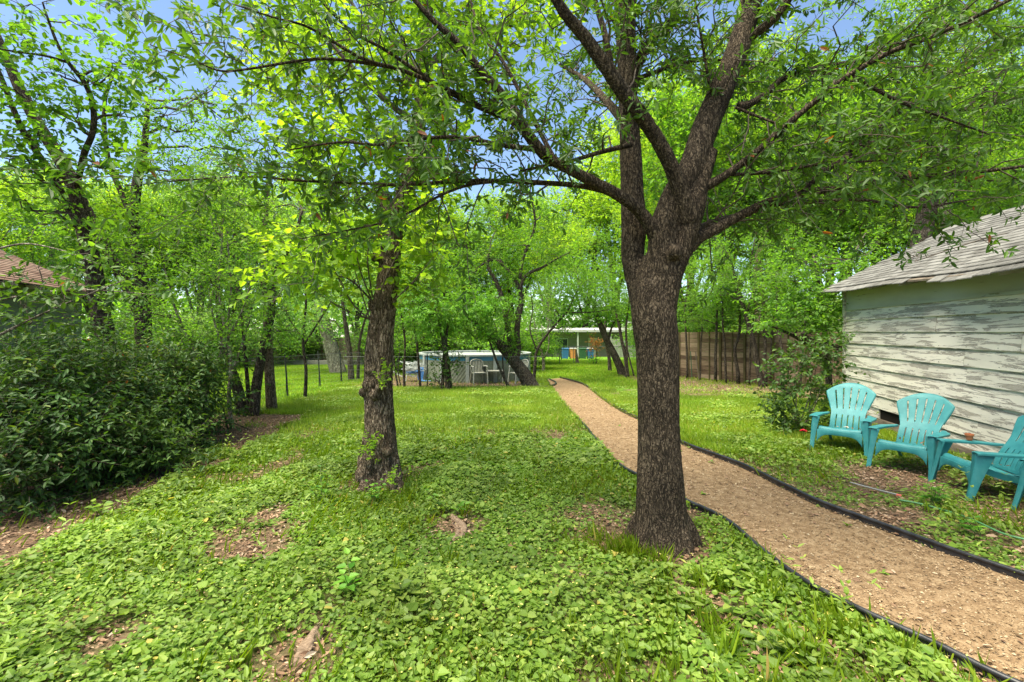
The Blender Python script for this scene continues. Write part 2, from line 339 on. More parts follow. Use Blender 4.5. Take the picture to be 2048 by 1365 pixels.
def ground_mat():
    m, ns, lk = new_mat('ground')
    tc = ns.new('ShaderNodeTexCoord')
    n1 = ns.new('ShaderNodeTexNoise'); n1.inputs['Scale'].default_value = 26; n1.inputs['Detail'].default_value = 8; n1.inputs['Roughness'].default_value = .7; lk.new(tc.outputs['Object'], n1.inputs['Vector'])
    vo = ns.new('ShaderNodeTexVoronoi'); vo.inputs['Scale'].default_value = 34; lk.new(tc.outputs['Object'], vo.inputs['Vector'])
    r1 = ramp(ns, [(.25, (.035, .022, .014)), (.5, (.12, .08, .05)), (.72, (.25, .18, .12))]); lk.new(n1.outputs['Fac'], r1.inputs[0])
    n2 = ns.new('ShaderNodeTexNoise'); n2.inputs['Scale'].default_value = 3.5; n2.inputs['Detail'].default_value = 8; lk.new(tc.outputs['Object'], n2.inputs['Vector'])
    r2 = ramp(ns, [(.3, (.06, .13, .015)), (.55, (.13, .27, .02)), (.75, (.22, .4, .03))]); lk.new(n2.outputs['Fac'], r2.inputs[0])
    at = ns.new('ShaderNodeAttribute'); at.attribute_name = 'rnd'
    sx = ns.new('ShaderNodeSeparateXYZ'); lk.new(tc.outputs['Object'], sx.inputs[0])
    far = ns.new('ShaderNodeMapRange'); lk.new(sx.outputs['Y'], far.inputs[0]); far.inputs[1].default_value = 7; far.inputs[2].default_value = 14; far.inputs[3].default_value = .35; far.inputs[4].default_value = 1
    mu = ns.new('ShaderNodeMath'); mu.operation = 'MULTIPLY'; lk.new(at.outputs['Fac'], mu.inputs[0]); lk.new(far.outputs[0], mu.inputs[1])
    mx = ns.new('ShaderNodeMix'); mx.data_type = 'RGBA'; lk.new(mu.outputs[0], mx.inputs['Factor']); lk.new(r1.outputs[0], mx.inputs['A']); lk.new(r2.outputs[0], mx.inputs['B'])
    p = ns.new('ShaderNodeBsdfPrincipled'); p.inputs['Roughness'].default_value = .95; p.inputs['Specular IOR Level'].default_value = .1
    lk.new(mx.outputs['Result'], p.inputs['Base Color'])
    b = ns.new('ShaderNodeBump'); b.inputs['Strength'].default_value = .8; b.inputs['Distance'].default_value = .03; lk.new(n1.outputs['Fac'], b.inputs['Height']); lk.new(b.outputs[0], p.inputs['Normal'])
    out = ns.new('ShaderNodeOutputMaterial'); lk.new(p.outputs[0], out.inputs[0]); return m
tagp(part('ground', gg, ground_mat(), smooth=True), kind='structure')
# path: a sheet between the two edges
def resample(P, n):
    s = np.concatenate([[0], np.cumsum(np.linalg.norm(np.diff(P, axis=0), axis=1))]); t = np.linspace(0, s[-1], n)
    return np.stack([np.interp(t, s, P[:, k]) for k in range(3)], 1)
A, B = resample(EdL, 160), resample(EdR, 160); pg = Geo(); nc = 9; rows = []
for q in np.linspace(0, 1, nc):
    r = A*(1-q)+B*q; r = r.copy(); r[:, 2] = gz(r[:, 0], r[:, 1])+.006+.012*np.sin(np.pi*q)+.008*(fbm(r[:, 0]*3, r[:, 1]*3)-.5); rows.append(r)
V = np.stack(rows, 1); k = (np.arange(159)[:, None]*nc+np.arange(nc-1)[None]).ravel()
pg.add(V.reshape(-1, 3), quads=np.stack([k, k+1, k+nc+1, k+nc], 1))
path_m = noisy('path_soil', [(.28, (0.079, 0.050, 0.028)), (.48, (0.197, 0.130, 0.071)), (.68, (0.330, 0.242, 0.146))], (14, 14, 14), 10, .95, .7, .012, .1, rough_n=.72)
tagp(part('path', pg, path_m, smooth=True), kind='structure')
# gravel and chips on the path
rng = np.random.default_rng(5)
def in_path(n, ymin, ymax, bias):
    d = ymin+(ymax-ymin)*rng.random(n*3)**bias; x = rng.uniform(-.5, 8, n*3)
    ok = in_poly(x, d, PATH); return x[ok][:n], d[ok][:n]
x, y = in_path(120000, 1.6, 15, 1.7); n = len(x)
cg = Geo(); z = gz(x, y)+.02
cd = rdir(rng, n, .25); cn = nrm(np.stack([rng.normal(0, .35, n), rng.normal(0, .35, n), np.ones(n)], 1))
Ls = rng.lognormal(-4.6, .45, n); Ls = np.clip(Ls, .004, .035)
leaves(cg, np.stack([x, y, z], 1), cd, cn, Ls, Ls*rng.uniform(.45, .9, n), 'dia', np.clip(rng.beta(2.2, 2.2, n), 0, 1))
tagp(part('gravel', cg, M['chips']), 'tan bark chips and grit covering the winding footpath', 'gravel', kind='stuff')

# black landscape edging, a rounded top bead over a thin skirt
def edging(name, P, label):
    P = resample(P, 260).copy(); P[:, 2] = gz(P[:, 0], P[:, 1])+.06+.01*(vnoise(P[:, 0]*1.3, P[:, 1]*1.3)-.5)
    P[:, 0] += .02*(vnoise(P[:, 1]*1.7+9, P[:, 0])-.5)
    root = thing(name, label, 'garden edging', P[130]*[1, 1, 0]+[0, 0, gz(0, P[130][1])], 'black edging strips beside the path')
    g = Geo(); g.tube(P, .0155, 10); part('bead', g, M['edging'], root, smooth=True)
    t = np.gradient(P, axis=0); t[:, 2] = 0; t = nrm(t); nn = np.stack([-t[:, 1], t[:, 0], t[:, 2]], 1)
    g = Geo(); g.strip(P-nn*.003-[0, 0, .012], P+nn*.003-[0, 0, .012], [0, 0, -.085]); part('skirt', g, M['edging'], root)
edging('path_edging', EdL, 'black plastic edging along the side of the path where the big oak trunk stands')
edging('path_edging', EdR, 'black plastic edging along the side of the path facing the turquoise chairs')

# ------------------------------------------------------------------ ground cover, grass, litter (nobody could count them)
def scatter(n, x0, x1, y0, y1, bias=1.0, dens=None):
    x = rng.uniform(x0, x1, n); y = y0+(y1-y0)*rng.random(n)**bias
    if dens is not None:
        ok = rng.random(n) < dens(x, y); x, y = x[ok], y[ok]
    ok = ~in_poly(x, y, PATH); return x[ok], y[ok]
def gh(x, y): return gz(x, y)+near_bump(x, y)
lit = Geo()
for (n, b) in ((95000, (-6.5, 6.8, 1.4, 11)), (22000, (4, 9, 13, 22)), (16000, (-5.5, 1.4, 15.2, 22)), (9000, (-8, -3.6, 3, 11)), (14000, (2.4, 6.4, 3.2, 7.6)), (26000, (-3.5, 3.5, 1.4, 4.6))):
    x, y = scatter(n, *b, bias=1.25, dens=lambda x, y: 1-.75*green(x, y)); n = len(x)
    P = np.stack([x, y, gh(x, y)+rng.uniform(.004, .028, n)], 1)
    N = nrm(np.stack([rng.normal(0, .55, n), rng.normal(0, .55, n), np.ones(n)], 1)); L = rng.lognormal(-3.35, .35, n)*np.where(rng.random(n) < .45, .5, 1)
    leaves(lit, P, rdir(rng, n, .12), N, L, L*rng.uniform(.32, .5, n), 'lance', rng.beta(2, 2, n))
x, y = in_path(900, 1.6, 15, 1.3); n = len(x); L = rng.uniform(.02, .055, n)
leaves(lit, np.stack([x, y, gz(x, y)+.03], 1), rdir(rng, n, .15), nrm(np.stack([rng.normal(0, .4, n), rng.normal(0, .4, n), np.ones(n)], 1)), L, L*.42, 'lance', rng.beta(2, 2, n))
tagp(part('leaf_litter', lit, M['litter']), 'dry brown fallen leaves lying on the soil', 'leaf litter', kind='stuff')
def clump(x, y): return fbm(x*1.6+31, y*1.6+11, o=2)
cov = Geo()
x, y = scatter(360000, -5.6, 6.4, 1.35, 9.6, 1.35, lambda x, y: green(x, y)**1.2*np.where(x > 2.4, .55, 1)*np.where(x > .2, .8, 1)*np.where(y > 7.8, .45, 1)); n = len(x)
cl = clump(x, y); h = (.02+.16*cl**1.6*sstep(.1, .8, green(x, y)))*rng.uniform(.35, 1, n)*(.15+.85*sstep(.15, .75, np.abs(np.interp(y, EDY, EDX)-x)))
N = nrm(np.stack([rng.normal(0, .38, n), rng.normal(-.12, .38, n), np.ones(n)], 1)); L = rng.lognormal(-3.48, .34, n)*(1+.3*(y > 6))*(.8+.5*fbm(x*.7+90, y*.7, o=2))
leaves(cov, np.stack([x, y, gh(x, y)+h], 1), rdir(rng, n, .25), N, L, L*rng.uniform(.6, .78, n), 'heart', np.where(rng.random(n) < .012, 1.0, np.clip(rng.normal(.46, .24, n)+.5*(cl-.5), 0, .93)))
# further patches, coarser
x, y = scatter(60000, -5.4, 7.2, 9.0, 15.5, 1.1, lambda x, y: green(x, y)*sstep(.45, .6, clump(x*.8, y*.8))); n = len(x)
N = nrm(np.stack([rng.normal(0, .3, n), rng.normal(-.1, .3, n), np.ones(n)], 1)); L = rng.uniform(.045, .075, n)
leaves(cov, np.stack([x, y, gh(x, y)+.05+.14*clump(x, y)*rng.random(n)], 1), rdir(rng, n, .2), N, L, L*.7, 'dia', rng.uniform(.3, 1, n))
# pairs of lance leaves on little upright stems
x, y = scatter(1900, -4.6, 6.2, 1.8, 9.5, 1.2, lambda x, y: green(x, y)*sstep(.42, .62, fbm(x*.8+50, y*.8, o=2))*np.where(x < 1.0, 1, .5)); m = len(x)
for lv in range(7):
    hh = .05+.045*lv+rng.uniform(-.01, .01, m); an = rng.uniform(0, 6.28, m)
    keep = rng.random(m) < (1-.1*lv)
    for s_ in (0, math.pi):
        D = np.stack([np.cos(an+s_), np.sin(an+s_), rng.uniform(.15, .9, m)], 1)
        P = np.stack([x+.012*lv*np.cos(an), y, gh(x, y)+hh], 1)[keep]; L = (rng.uniform(.045, .085, m)*(1-.05*lv))[keep]
        leaves(cov, P, nrm(D)[keep], np.array([0, 0, 1.0])+rng.normal(0, .15, (keep.sum(), 3)), L, L*.36, 'lance', rng.uniform(.5, 1, keep.sum()))
tagp(part('ground_cover', cov, M['cover_leaf']), 'low heart-leaved green ground cover with taller shoots on the leaf litter', 'ground cover', kind='stuff')
# tiny yellow flowers
fl = Geo(); x, y = scatter(1500, -4, 3, 1.5, 5, 1.3, lambda x, y: green(x, y)*.6); n = len(x)
for s_ in range(3):
    an = rng.uniform(0, 6.28, n); leaves(fl, np.stack([x, y, gh(x, y)+.05+.14*clump(x, y)], 1), np.stack([np.cos(an), np.sin(an), np.zeros(n)], 1), np.tile([0, 0, 1.0], (n, 1)), .009, .007, 'dia')
tagp(part('tiny_flowers', fl, M['yellow']), 'tiny yellow flowers sprinkled through the ground cover', 'flowers', kind='stuff')
gr = Geo()
def blades(x, y, Lr, w, lean=.45, shape='dia'):
    n = len(x); D = nrm(np.stack([rng.normal(0, lean, n), rng.normal(0, lean, n), np.ones(n)], 1))
    N = nrm(np.stack([rng.normal(0, .5, n), -np.ones(n), rng.uniform(.1, .8, n)], 1)); L = rng.uniform(*Lr, n)
    leaves(gr, np.stack([x, y, gh(x, y)], 1), D, N, L, w, shape, np.clip(rng.normal(.5, .22, n)+.5*(clump(x*.7, y*.7)-.5), 0, 1))
x, y = scatter(230000, -5.6, 3.2, 7.4, 15.8, 1.1, lambda x, y: green(x, y)*sstep(7.2, 10, y)*sstep(-5.8, -4.8, x)); blades(x, y, (.06, .17), .009)
x, y = scatter(90000, 2.2, 7.6, 6.6, 14.5, 1.1, lambda x, y: green(x, y)); blades(x, y, (.05, .14), .009)
x, y = scatter(150000, -22, -5.4, 9.8, 34, 1.2, lambda x, y: green(x, y)); blades(x, y, (.05, .12), .014)
x, y = scatter(150000, -6, 14, 15.6, 42, 1.2, lambda x, y: green(x, y)); blades(x, y, (.06, .16), .016)
# tufts in the foreground
tx, ty = scatter(520, -4.0, 6.0, 1.6, 8.5, 1.2, lambda x, y: np.where((x > .1), .3, .2)*(green(x, y) > .3)); m = len(tx)
tx = np.concatenate([tx, rng.normal(.85, .16, 26), rng.normal(1.3, .3, 24), rng.normal(1.2, .3, 6)]); ty = np.concatenate([ty, rng.normal(3.65, .16, 26), rng.normal(3.0, .3, 24), rng.normal(2.5, .2, 6)])
x = np.repeat(tx, 26)+rng.normal(0, .035, len(tx)*26); y = np.repeat(ty, 26)+rng.normal(0, .035, len(tx)*26); ok = ~in_poly(x, y, PATH)
blades(x[ok], y[ok], (.06, .18), .0045, .5, 'blade')
x, y = scatter(70000, -4.4, 6.2, 1.4, 8, 1.25, lambda x, y: (.15+green(x, y))*sstep(.42, .6, fbm(x*.9+70, y*.9+20, o=3))); blades(x, y, (.04, .15), .0038, .55, 'blade')
tagp(part('grass', gr, M['grass']), 'bright green grass growing across the yard', 'grass', kind='stuff')
# broad-leaved young plants standing above the ground cover
def seedling(name, label, px, py, h, n, L, leaf, group=None, seed=0):
    b = Gp(px, py); b[2] = float(gh(b[0], b[1])); rr = np.random.default_rng(seed); t = thing(name, label, 'plant', b, group); gs, gf = Geo(), Geo()
    for k in range(max(1, n//7)):
        e = b+[rr.normal(0, .10), rr.normal(0, .08), h*rr.uniform(.7, 1.1)]; P = np.array([b+(e-b)*q+[0.01*math.sin(q*5), 0, 0] for q in np.linspace(0, 1, 5)]); gs.tube(P, [.004, .0035, .003, .0025, .002], 5)
        for q in range(7):
            u = .3+.7*q/6; p = b+(e-b)*u; an = q*2.4+rr.uniform(0, 1); D = nrm(np.array([[math.cos(an), math.sin(an), rr.uniform(-.1, .5)]]))
            leaves(gf, p[None]+D*.015, D, np.array([[rr.normal(0, .2), rr.normal(0, .2), 1]]), L*rr.uniform(.7, 1.15)*(1.1-.45*u), L*.62*(1.1-.45*u), 'heart', rr.random())
    part('stem', gs, M['green_twig'], t); part('leaves', gf, M[leaf], t)
M['green_twig'].name = 'green_twig'
for i, (lab, px, py, h, n, L, lf) in enumerate([
  ('leafy clump of broad pale green leaves in front of the second and third turquoise chairs', 1862, 1018, .26, 28, .10, 'weed_leaf'), ('broad-leaved weed on the litter between the hose and the path edging', 1962, 1078, .2, 21, .085, 'weed_leaf'),
  ('large pale-leaved plant standing out of the ground cover left of centre in the foreground', 815, 1215, .16, 14, .12, 'cover_leaf'), ('bright upright plant in the ground cover just before the short bare root', 700, 1195, .22, 14, .10, 'weed_leaf'),
  ('broad-leaved plant at the edge of the leaf litter band below the nandina', 195, 1035, .16, 21, .10, 'cover_leaf'), ('fresh shoot at the foot of the twisted bare root', 905, 1030, .22, 14, .085, 'weed_leaf'),
  ('leafy weed growing at the foot of the old burled tree', 745, 1010, .22, 28, .075, 'weed_leaf'), ('tall leafy shoots in the middle of the ground cover between thicket and old tree', 640, 1005, .3, 28, .075, 'weed_leaf'),
  ('small weed with broad leaves beside the edging below the oak trunk', 1465, 1240, .14, 14, .09, 'cover_leaf'), ('weed with rounded leaves at the lower edge right of the oak', 1560, 1330, .14, 21, .075, 'cover_leaf')]):
    seedling('broad_weed', lab, px, py, h, n, L, lf, 'young plants above the ground cover', 500+i)
# seedlings on the path
pw = Geo(); x, y = in_path(34, 3.0, 14, 1.0); n = len(x)
for k in range(7):
    an = rng.uniform(0, 6.28, n); L = rng.uniform(.02, .055, n)
    leaves(pw, np.stack([x, y, gz(x, y)+.02], 1), nrm(np.stack([np.cos(an), np.sin(an), rng.uniform(.1, .9, n)], 1)), np.tile([0, 0, 1.0], (n, 1)), L, L*.5, 'lance', rng.random(n))
tagp(part('path_weeds', pw, M['cover_leaf']), 'small green weeds sprouting through the path', 'weeds', kind='stuff')

# ------------------------------------------------------------------ shed
C0 = np.array([7.1, 10.3, 0.0]); U = np.array([.2397, .9708, 0.0]); NN = np.array([-.9708, .2397, 0.0]); UP = np.array([0, 0, 1.0])
def S(s, o, z): return C0-U*s+NN*o+UP*z
RS = np.stack([-U, -NN, UP], 1)
def hexa(g, p, a=.5): g.add(np.array(p), quads=[[0, 3, 2, 1], [4, 5, 6, 7], [0, 1, 5, 4], [1, 2, 6, 5], [2, 3, 7, 6], [3, 0, 4, 7]], a=a)
def peel_mat(name, paint, wood, th):
    m, ns, lk = new_mat(name)
    tc = ns.new('ShaderNodeTexCoord'); at = ns.new('ShaderNodeAttribute'); at.attribute_name = 'rnd'
    cm = ns.new('ShaderNodeCombineXYZ'); lk.new(at.outputs['Fac'], cm.inputs[0]); lk.new(at.outputs['Fac'], cm.inputs[2])
    sc5 = ns.new('ShaderNodeVectorMath'); sc5.operation = 'SCALE'; sc5.inputs['Scale'].default_value = 9; lk.new(cm.outputs[0], sc5.inputs[0])
    ad = ns.new('ShaderNodeVectorMath'); lk.new(tc.outputs['Object'], ad.inputs[0]); lk.new(sc5.outputs[0], ad.inputs[1])
    def nz(scale, det, ro=.6, dist=0):
        mp = ns.new('ShaderNodeMapping'); mp.inputs['Scale'].default_value = scale; lk.new(ad.outputs[0], mp.inputs[0])
        n = ns.new('ShaderNodeTexNoise'); n.inputs['Scale'].default_value = 1; n.inputs['Detail'].default_value = det; n.inputs['Roughness'].default_value = ro; n.inputs['Distortion'].default_value = dist
        lk.new(mp.outputs[0], n.inputs['Vector']); return n
    big = nz((4, 1.1, 20), 12, .7, .5); fine = nz((8, 8, 120), 5, .7)
    mk = ns.new('ShaderNodeMapRange'); mk.inputs[1].default_value = th; mk.inputs[2].default_value = th+.018; lk.new(big.outputs['Fac'], mk.inputs[0])
    edge = ns.new('ShaderNodeMapRange'); edge.inputs[1].default_value = th-.012; edge.inputs[2].default_value = th; edge.inputs[3].default_value = 1; edge.inputs[4].default_value = .35; lk.new(big.outputs['Fac'], edge.inputs[0])
    wr = ramp(ns, [(.3, tuple(np.array(wood)*.6)), (.7, tuple(np.array(wood)*1.35))]); lk.new(fine.outputs['Fac'], wr.inputs[0])
    we = ns.new('ShaderNodeVectorMath'); we.operation = 'SCALE'; lk.new(wr.outputs[0], we.inputs[0]); lk.new(edge.outputs[0], we.inputs['Scale'])
    dirt = nz((1.2, .7, 3), 6); pr = ramp(ns, [(.3, tuple(np.array(paint)*.78)), (.62, paint)]); lk.new(dirt.outputs['Fac'], pr.inputs[0])
    mx = ns.new('ShaderNodeMix'); mx.data_type = 'RGBA'; lk.new(mk.outputs[0], mx.inputs['Factor']); lk.new(we.outputs[0], mx.inputs['A']); lk.new(pr.outputs[0], mx.inputs['B'])
    p = ns.new('ShaderNodeBsdfPrincipled'); p.inputs['Roughness'].default_value = .7; p.inputs['Specular IOR Level'].default_value = .25
    lk.new(mx.outputs['Result'], p.inputs['Base Color'])
    hm = ns.new('ShaderNodeMath'); hm.operation = 'MULTIPLY_ADD'; lk.new(fine.outputs['Fac'], hm.inputs[0]); hm.inputs[1].default_value = .25; lk.new(mk.outputs[0], hm.inputs[2])
    b = ns.new('ShaderNodeBump'); b.inputs['Strength'].default_value = .6; b.inputs['Distance'].default_value = .006; lk.new(hm.outputs[0], b.inputs['Height']); lk.new(b.outputs[0], p.inputs['Normal'])
    out = ns.new('ShaderNodeOutputMaterial'); lk.new(p.outputs[0], out.inputs[0]); return m
M['peel'] = peel_mat('peeling_paint', (.72, .68, .58), (.36, .33, .28), .468)
M['peel_soft'] = peel_mat('weathered_paint', (.40, .42, .33), (.22, .22, .14), .34)
M['shingle'] = noisy('shingle', [(.25, (0.088, 0.084, 0.076)), (.5, (0.152, 0.148, 0.136)), (.8, (0.216, 0.212, 0.196))], (9, 9, 9), 8, .92, .5, .004, .1, attr=.35)
M['old_wood'] = noisy('old_wood', [(.3, (.07, .055, .04)), (.7, (.2, .165, .125))], (5, 5, 40), 6, .85, .4, .004, .15)
shed = thing('shed', 'weathered shed with peeling pale green-white siding and grey shingle roof behind the turquoise chairs', 'shed', S(4, -1.9, 0))
LEN, WID = 8.2, 3.9
wall = Geo(); rs = np.random.default_rng(3); zb = .06
k = 0
while zb < 2.12:
    cuts = [0]; c = rs.uniform(1.8, 4.2)
    while c < LEN-1: cuts.append(c); c += rs.uniform(2.2, 4)
    cuts.append(LEN)
    for a_, b_ in zip(cuts[:-1], cuts[1:]):
        segs = [(a_+.1*(a_ == 0), b_-.003)]
        if k == 0: segs = [(q0, q1) for q0, q1 in ((a_+.1*(a_ == 0), min(b_, 1.5)), (max(a_, 2.3), b_-.003)) if q1-q0 > .05]
        for q0, q1 in segs:
            w0, w1 = rs.normal(0, .0025, 2); zt = zb+.236; o0, o1 = .040, .016
            if k <= 1: w1 += rs.uniform(0, .012)
            hexa(wall, [S(q0, o0+w0, zb+w0), S(q1, o0+w1, zb-w1), S(q1, 0.003, zb), S(q0, 0.003, zb), S(q0, o1+w0, zt), S(q1, o1+w1, zt), S(q1, .003, zt), S(q0, .003, zt)], rs.random())
    zb += .2345; k += 1
part('siding', wall, M['peel'], shed)
nl = Geo()
for k in range(9):
    for q in np.arange(.25, LEN, .61): nl.box(S(q+rs.normal(0, .02), .0415, .06+.2345*k+.03), (.008, .004, .008), RS)
part('nail_heads', nl, M['dark_void'], shed)
fz = Geo(); hexa(fz, [S(.1, .026, zb), S(LEN, .026, zb), S(LEN, .003, zb), S(.1, .003, zb), S(.1, .026, 2.62), S(LEN, .026, 2.45), S(LEN, .003, 2.45), S(.1, .003, 2.62)], .3)
hexa(fz, [S(.1, .041, zb-.03), S(LEN, .041, zb-.03), S(LEN, .0265, zb-.03), S(.1, .0265, zb-.03), S(.1, .041, zb+.012), S(LEN, .041, zb+.012), S(LEN, .0265, zb+.012), S(.1, .0265, zb+.012)], .7)
part('frieze_board', fz, M['peel_soft'], shed)
cb = Geo(); cb.box(S(.045, .03, 1.3), (.10, .05, 2.56), RS, .2); cb.box(S(-.012, -.05, 1.3), (.02, .11, 2.56), RS, .8); part('corner_board', cb, M['peel'], shed)
inn = Geo()
for (s0, s1, o0, o1) in ((0, LEN, 0, -.04), (0, LEN, -WID+.04, -WID), (0, .04, -.045, -WID+.045), (LEN-.04, LEN, -.045, -WID+.045)):
    hexa(inn, [S(s0, o0, .0), S(s1, o0, .0), S(s1, o1, .0), S(s0, o1, .0), S(s0, o0, 2.40), S(s1, o0, 2.40), S(s1, o1, 2.40), S(s0, o1, 2.40)])
for s0 in (0.0, LEN-.04):
    hexa(inn, [S(s0, -.045, 2.402), S(s0+.04, -.045, 2.402), S(s0+.04, -WID+.045, 2.402), S(s0, -WID+.045, 2.402), S(s0, -WID/2+.02, 3.55), S(s0+.04, -WID/2+.02, 3.55), S(s0+.04, -WID/2-.02, 3.55), S(s0, -WID/2-.02, 3.55)])
part('wall_backing', inn, M['dark_void'], shed)  # near-black colour stands in for the unlit interior behind the missing board
SL = 2.4
def roofp(s, w, side=1, dz=0.0):
    """w metres inward from the eave"""
    sag = .036*np.clip(s, 0, 5.2)+.02*math.sin(s*1.9+w)*.6
    z = 2.60+w*.535-sag+dz
    o = .36-w
    return S(s, o if side == 1 else -WID-o, z)
deck = Geo()
for side in (1, -1):
    for a_ in np.arange(-.25, LEN+.2, .4):
        b_ = min(a_+.4, LEN+.25)
        for w0, w1 in ((0.02, 1.2), (1.2, 2.31)):
            hexa(deck, [roofp(a_, w0, side, -.045), roofp(b_, w0, side, -.045), roofp(b_, w1, side, -.045), roofp(a_, w1, side, -.045), roofp(a_, w0, side, -.02), roofp(b_, w0, side, -.02), roofp(b_, w1, side, -.02), roofp(a_, w1, side, -.02)])
part('roof_deck', deck, M['old_wood'], shed)
sh = Geo()
for side in (1, -1):
    nr = 21
    for r_ in range(nr):
        w0 = -.05+r_*(2.33/nr); w1 = w0+.16; s_ = -.3+(.155 if r_ % 2 else 0)-.0
        while s_ < LEN+.25:
            e_ = min(s_+.31, LEN+.28); lift = .004+.006*rs.random(); dr = 0.0
            if r_ == 0 and side == 1: dr = -.05*vnoise(s_*1.2, 4.0)-.01*rs.random(); lift = .002
            bot = r_*.0+.012
            p = [(s_+.004, w0, dr), (e_-.004, w0, dr+.006*(rs.random()-.5)), (e_-.004, w1, 0), (s_+.004, w1, 0)]
            lo = [roofp(a_, w_, side, -.014+d_+(.010 if q < 2 else 0)+lift) for q, (a_, w_, d_) in enumerate(p)]
            hi = [roofp(a_, w_, side, -.003+d_+(.012 if q < 2 else -.004)+lift) for q, (a_, w_, d_) in enumerate(p)]
            if not (side == 1 and r_ == 0 and 3.05 < s_ < 3.5): hexa(sh, lo+hi, rs.random())
            s_ += .31
s_ = -.3
while s_ < LEN:
    c = roofp(s_+.15, 2.33, 1, .012)
    for side in (1, -1):
        hexa(sh, [roofp(s_, 2.18, side, .012), roofp(s_+.29, 2.18, side, .012), roofp(s_+.29, 2.315, side, .03), roofp(s_, 2.315, side, .03), roofp(s_, 2.18, side, .022), roofp(s_+.29, 2.18, side, .022), roofp(s_+.29, 2.315, side, .042), roofp(s_, 2.315, side, .042)], rs.random())
    s_ += .3
part('shingles', sh, M['shingle'], shed)
for s_ in (.12, .95, 1.75, 2.75, 3.8, 4.9, 6.0):
    g = Geo(); z0 = 2.52-.036*min(s_, 5.2)
    hexa(g, [S(s_, .31, z0+.0), S(s_+.045, .31, z0), S(s_+.045, .045, z0+.05), S(s_, .045, z0+.05), S(s_, .31, z0+.062), S(s_+.045, .31, z0+.062), S(s_+.045, .045, z0+.19), S(s_, .045, z0+.19)]); part('rafter_tail', g, M['peel_soft'], shed)
# a fallen twig and a few dead leaves on the roof
def roofabs(s, w, h=.03): return roofp(s, w, 1, h)
rt = Geo(); rt.tube([roofabs(1.5, .9), roofabs(1.7, .7, .06), roofabs(1.95, .8, .1), roofabs(2.2, .55, .05)], [.008, .007, .005, .003], 6)
for q in range(9):
    a_ = roofabs(1.55+.07*q, .85-.02*q, .05); rt.tube([a_, a_+rs.normal(0, .12, 3)+[0, 0, .1]], [.004, .002], 4)
rt.tube([roofabs(2.2, .55, .05), roofabs(2.6, .8, .05), roofabs(3.1, 1.05, .05), roofabs(3.4, 1.1, .04)], [.006, .008, .008, .004], 6)
tr_ = thing('fallen_twig', 'bare dead twig lying on the grey shed roof', 'twig', roofabs(1.8, .8)); part('stem', rt, M['twig'], tr_)

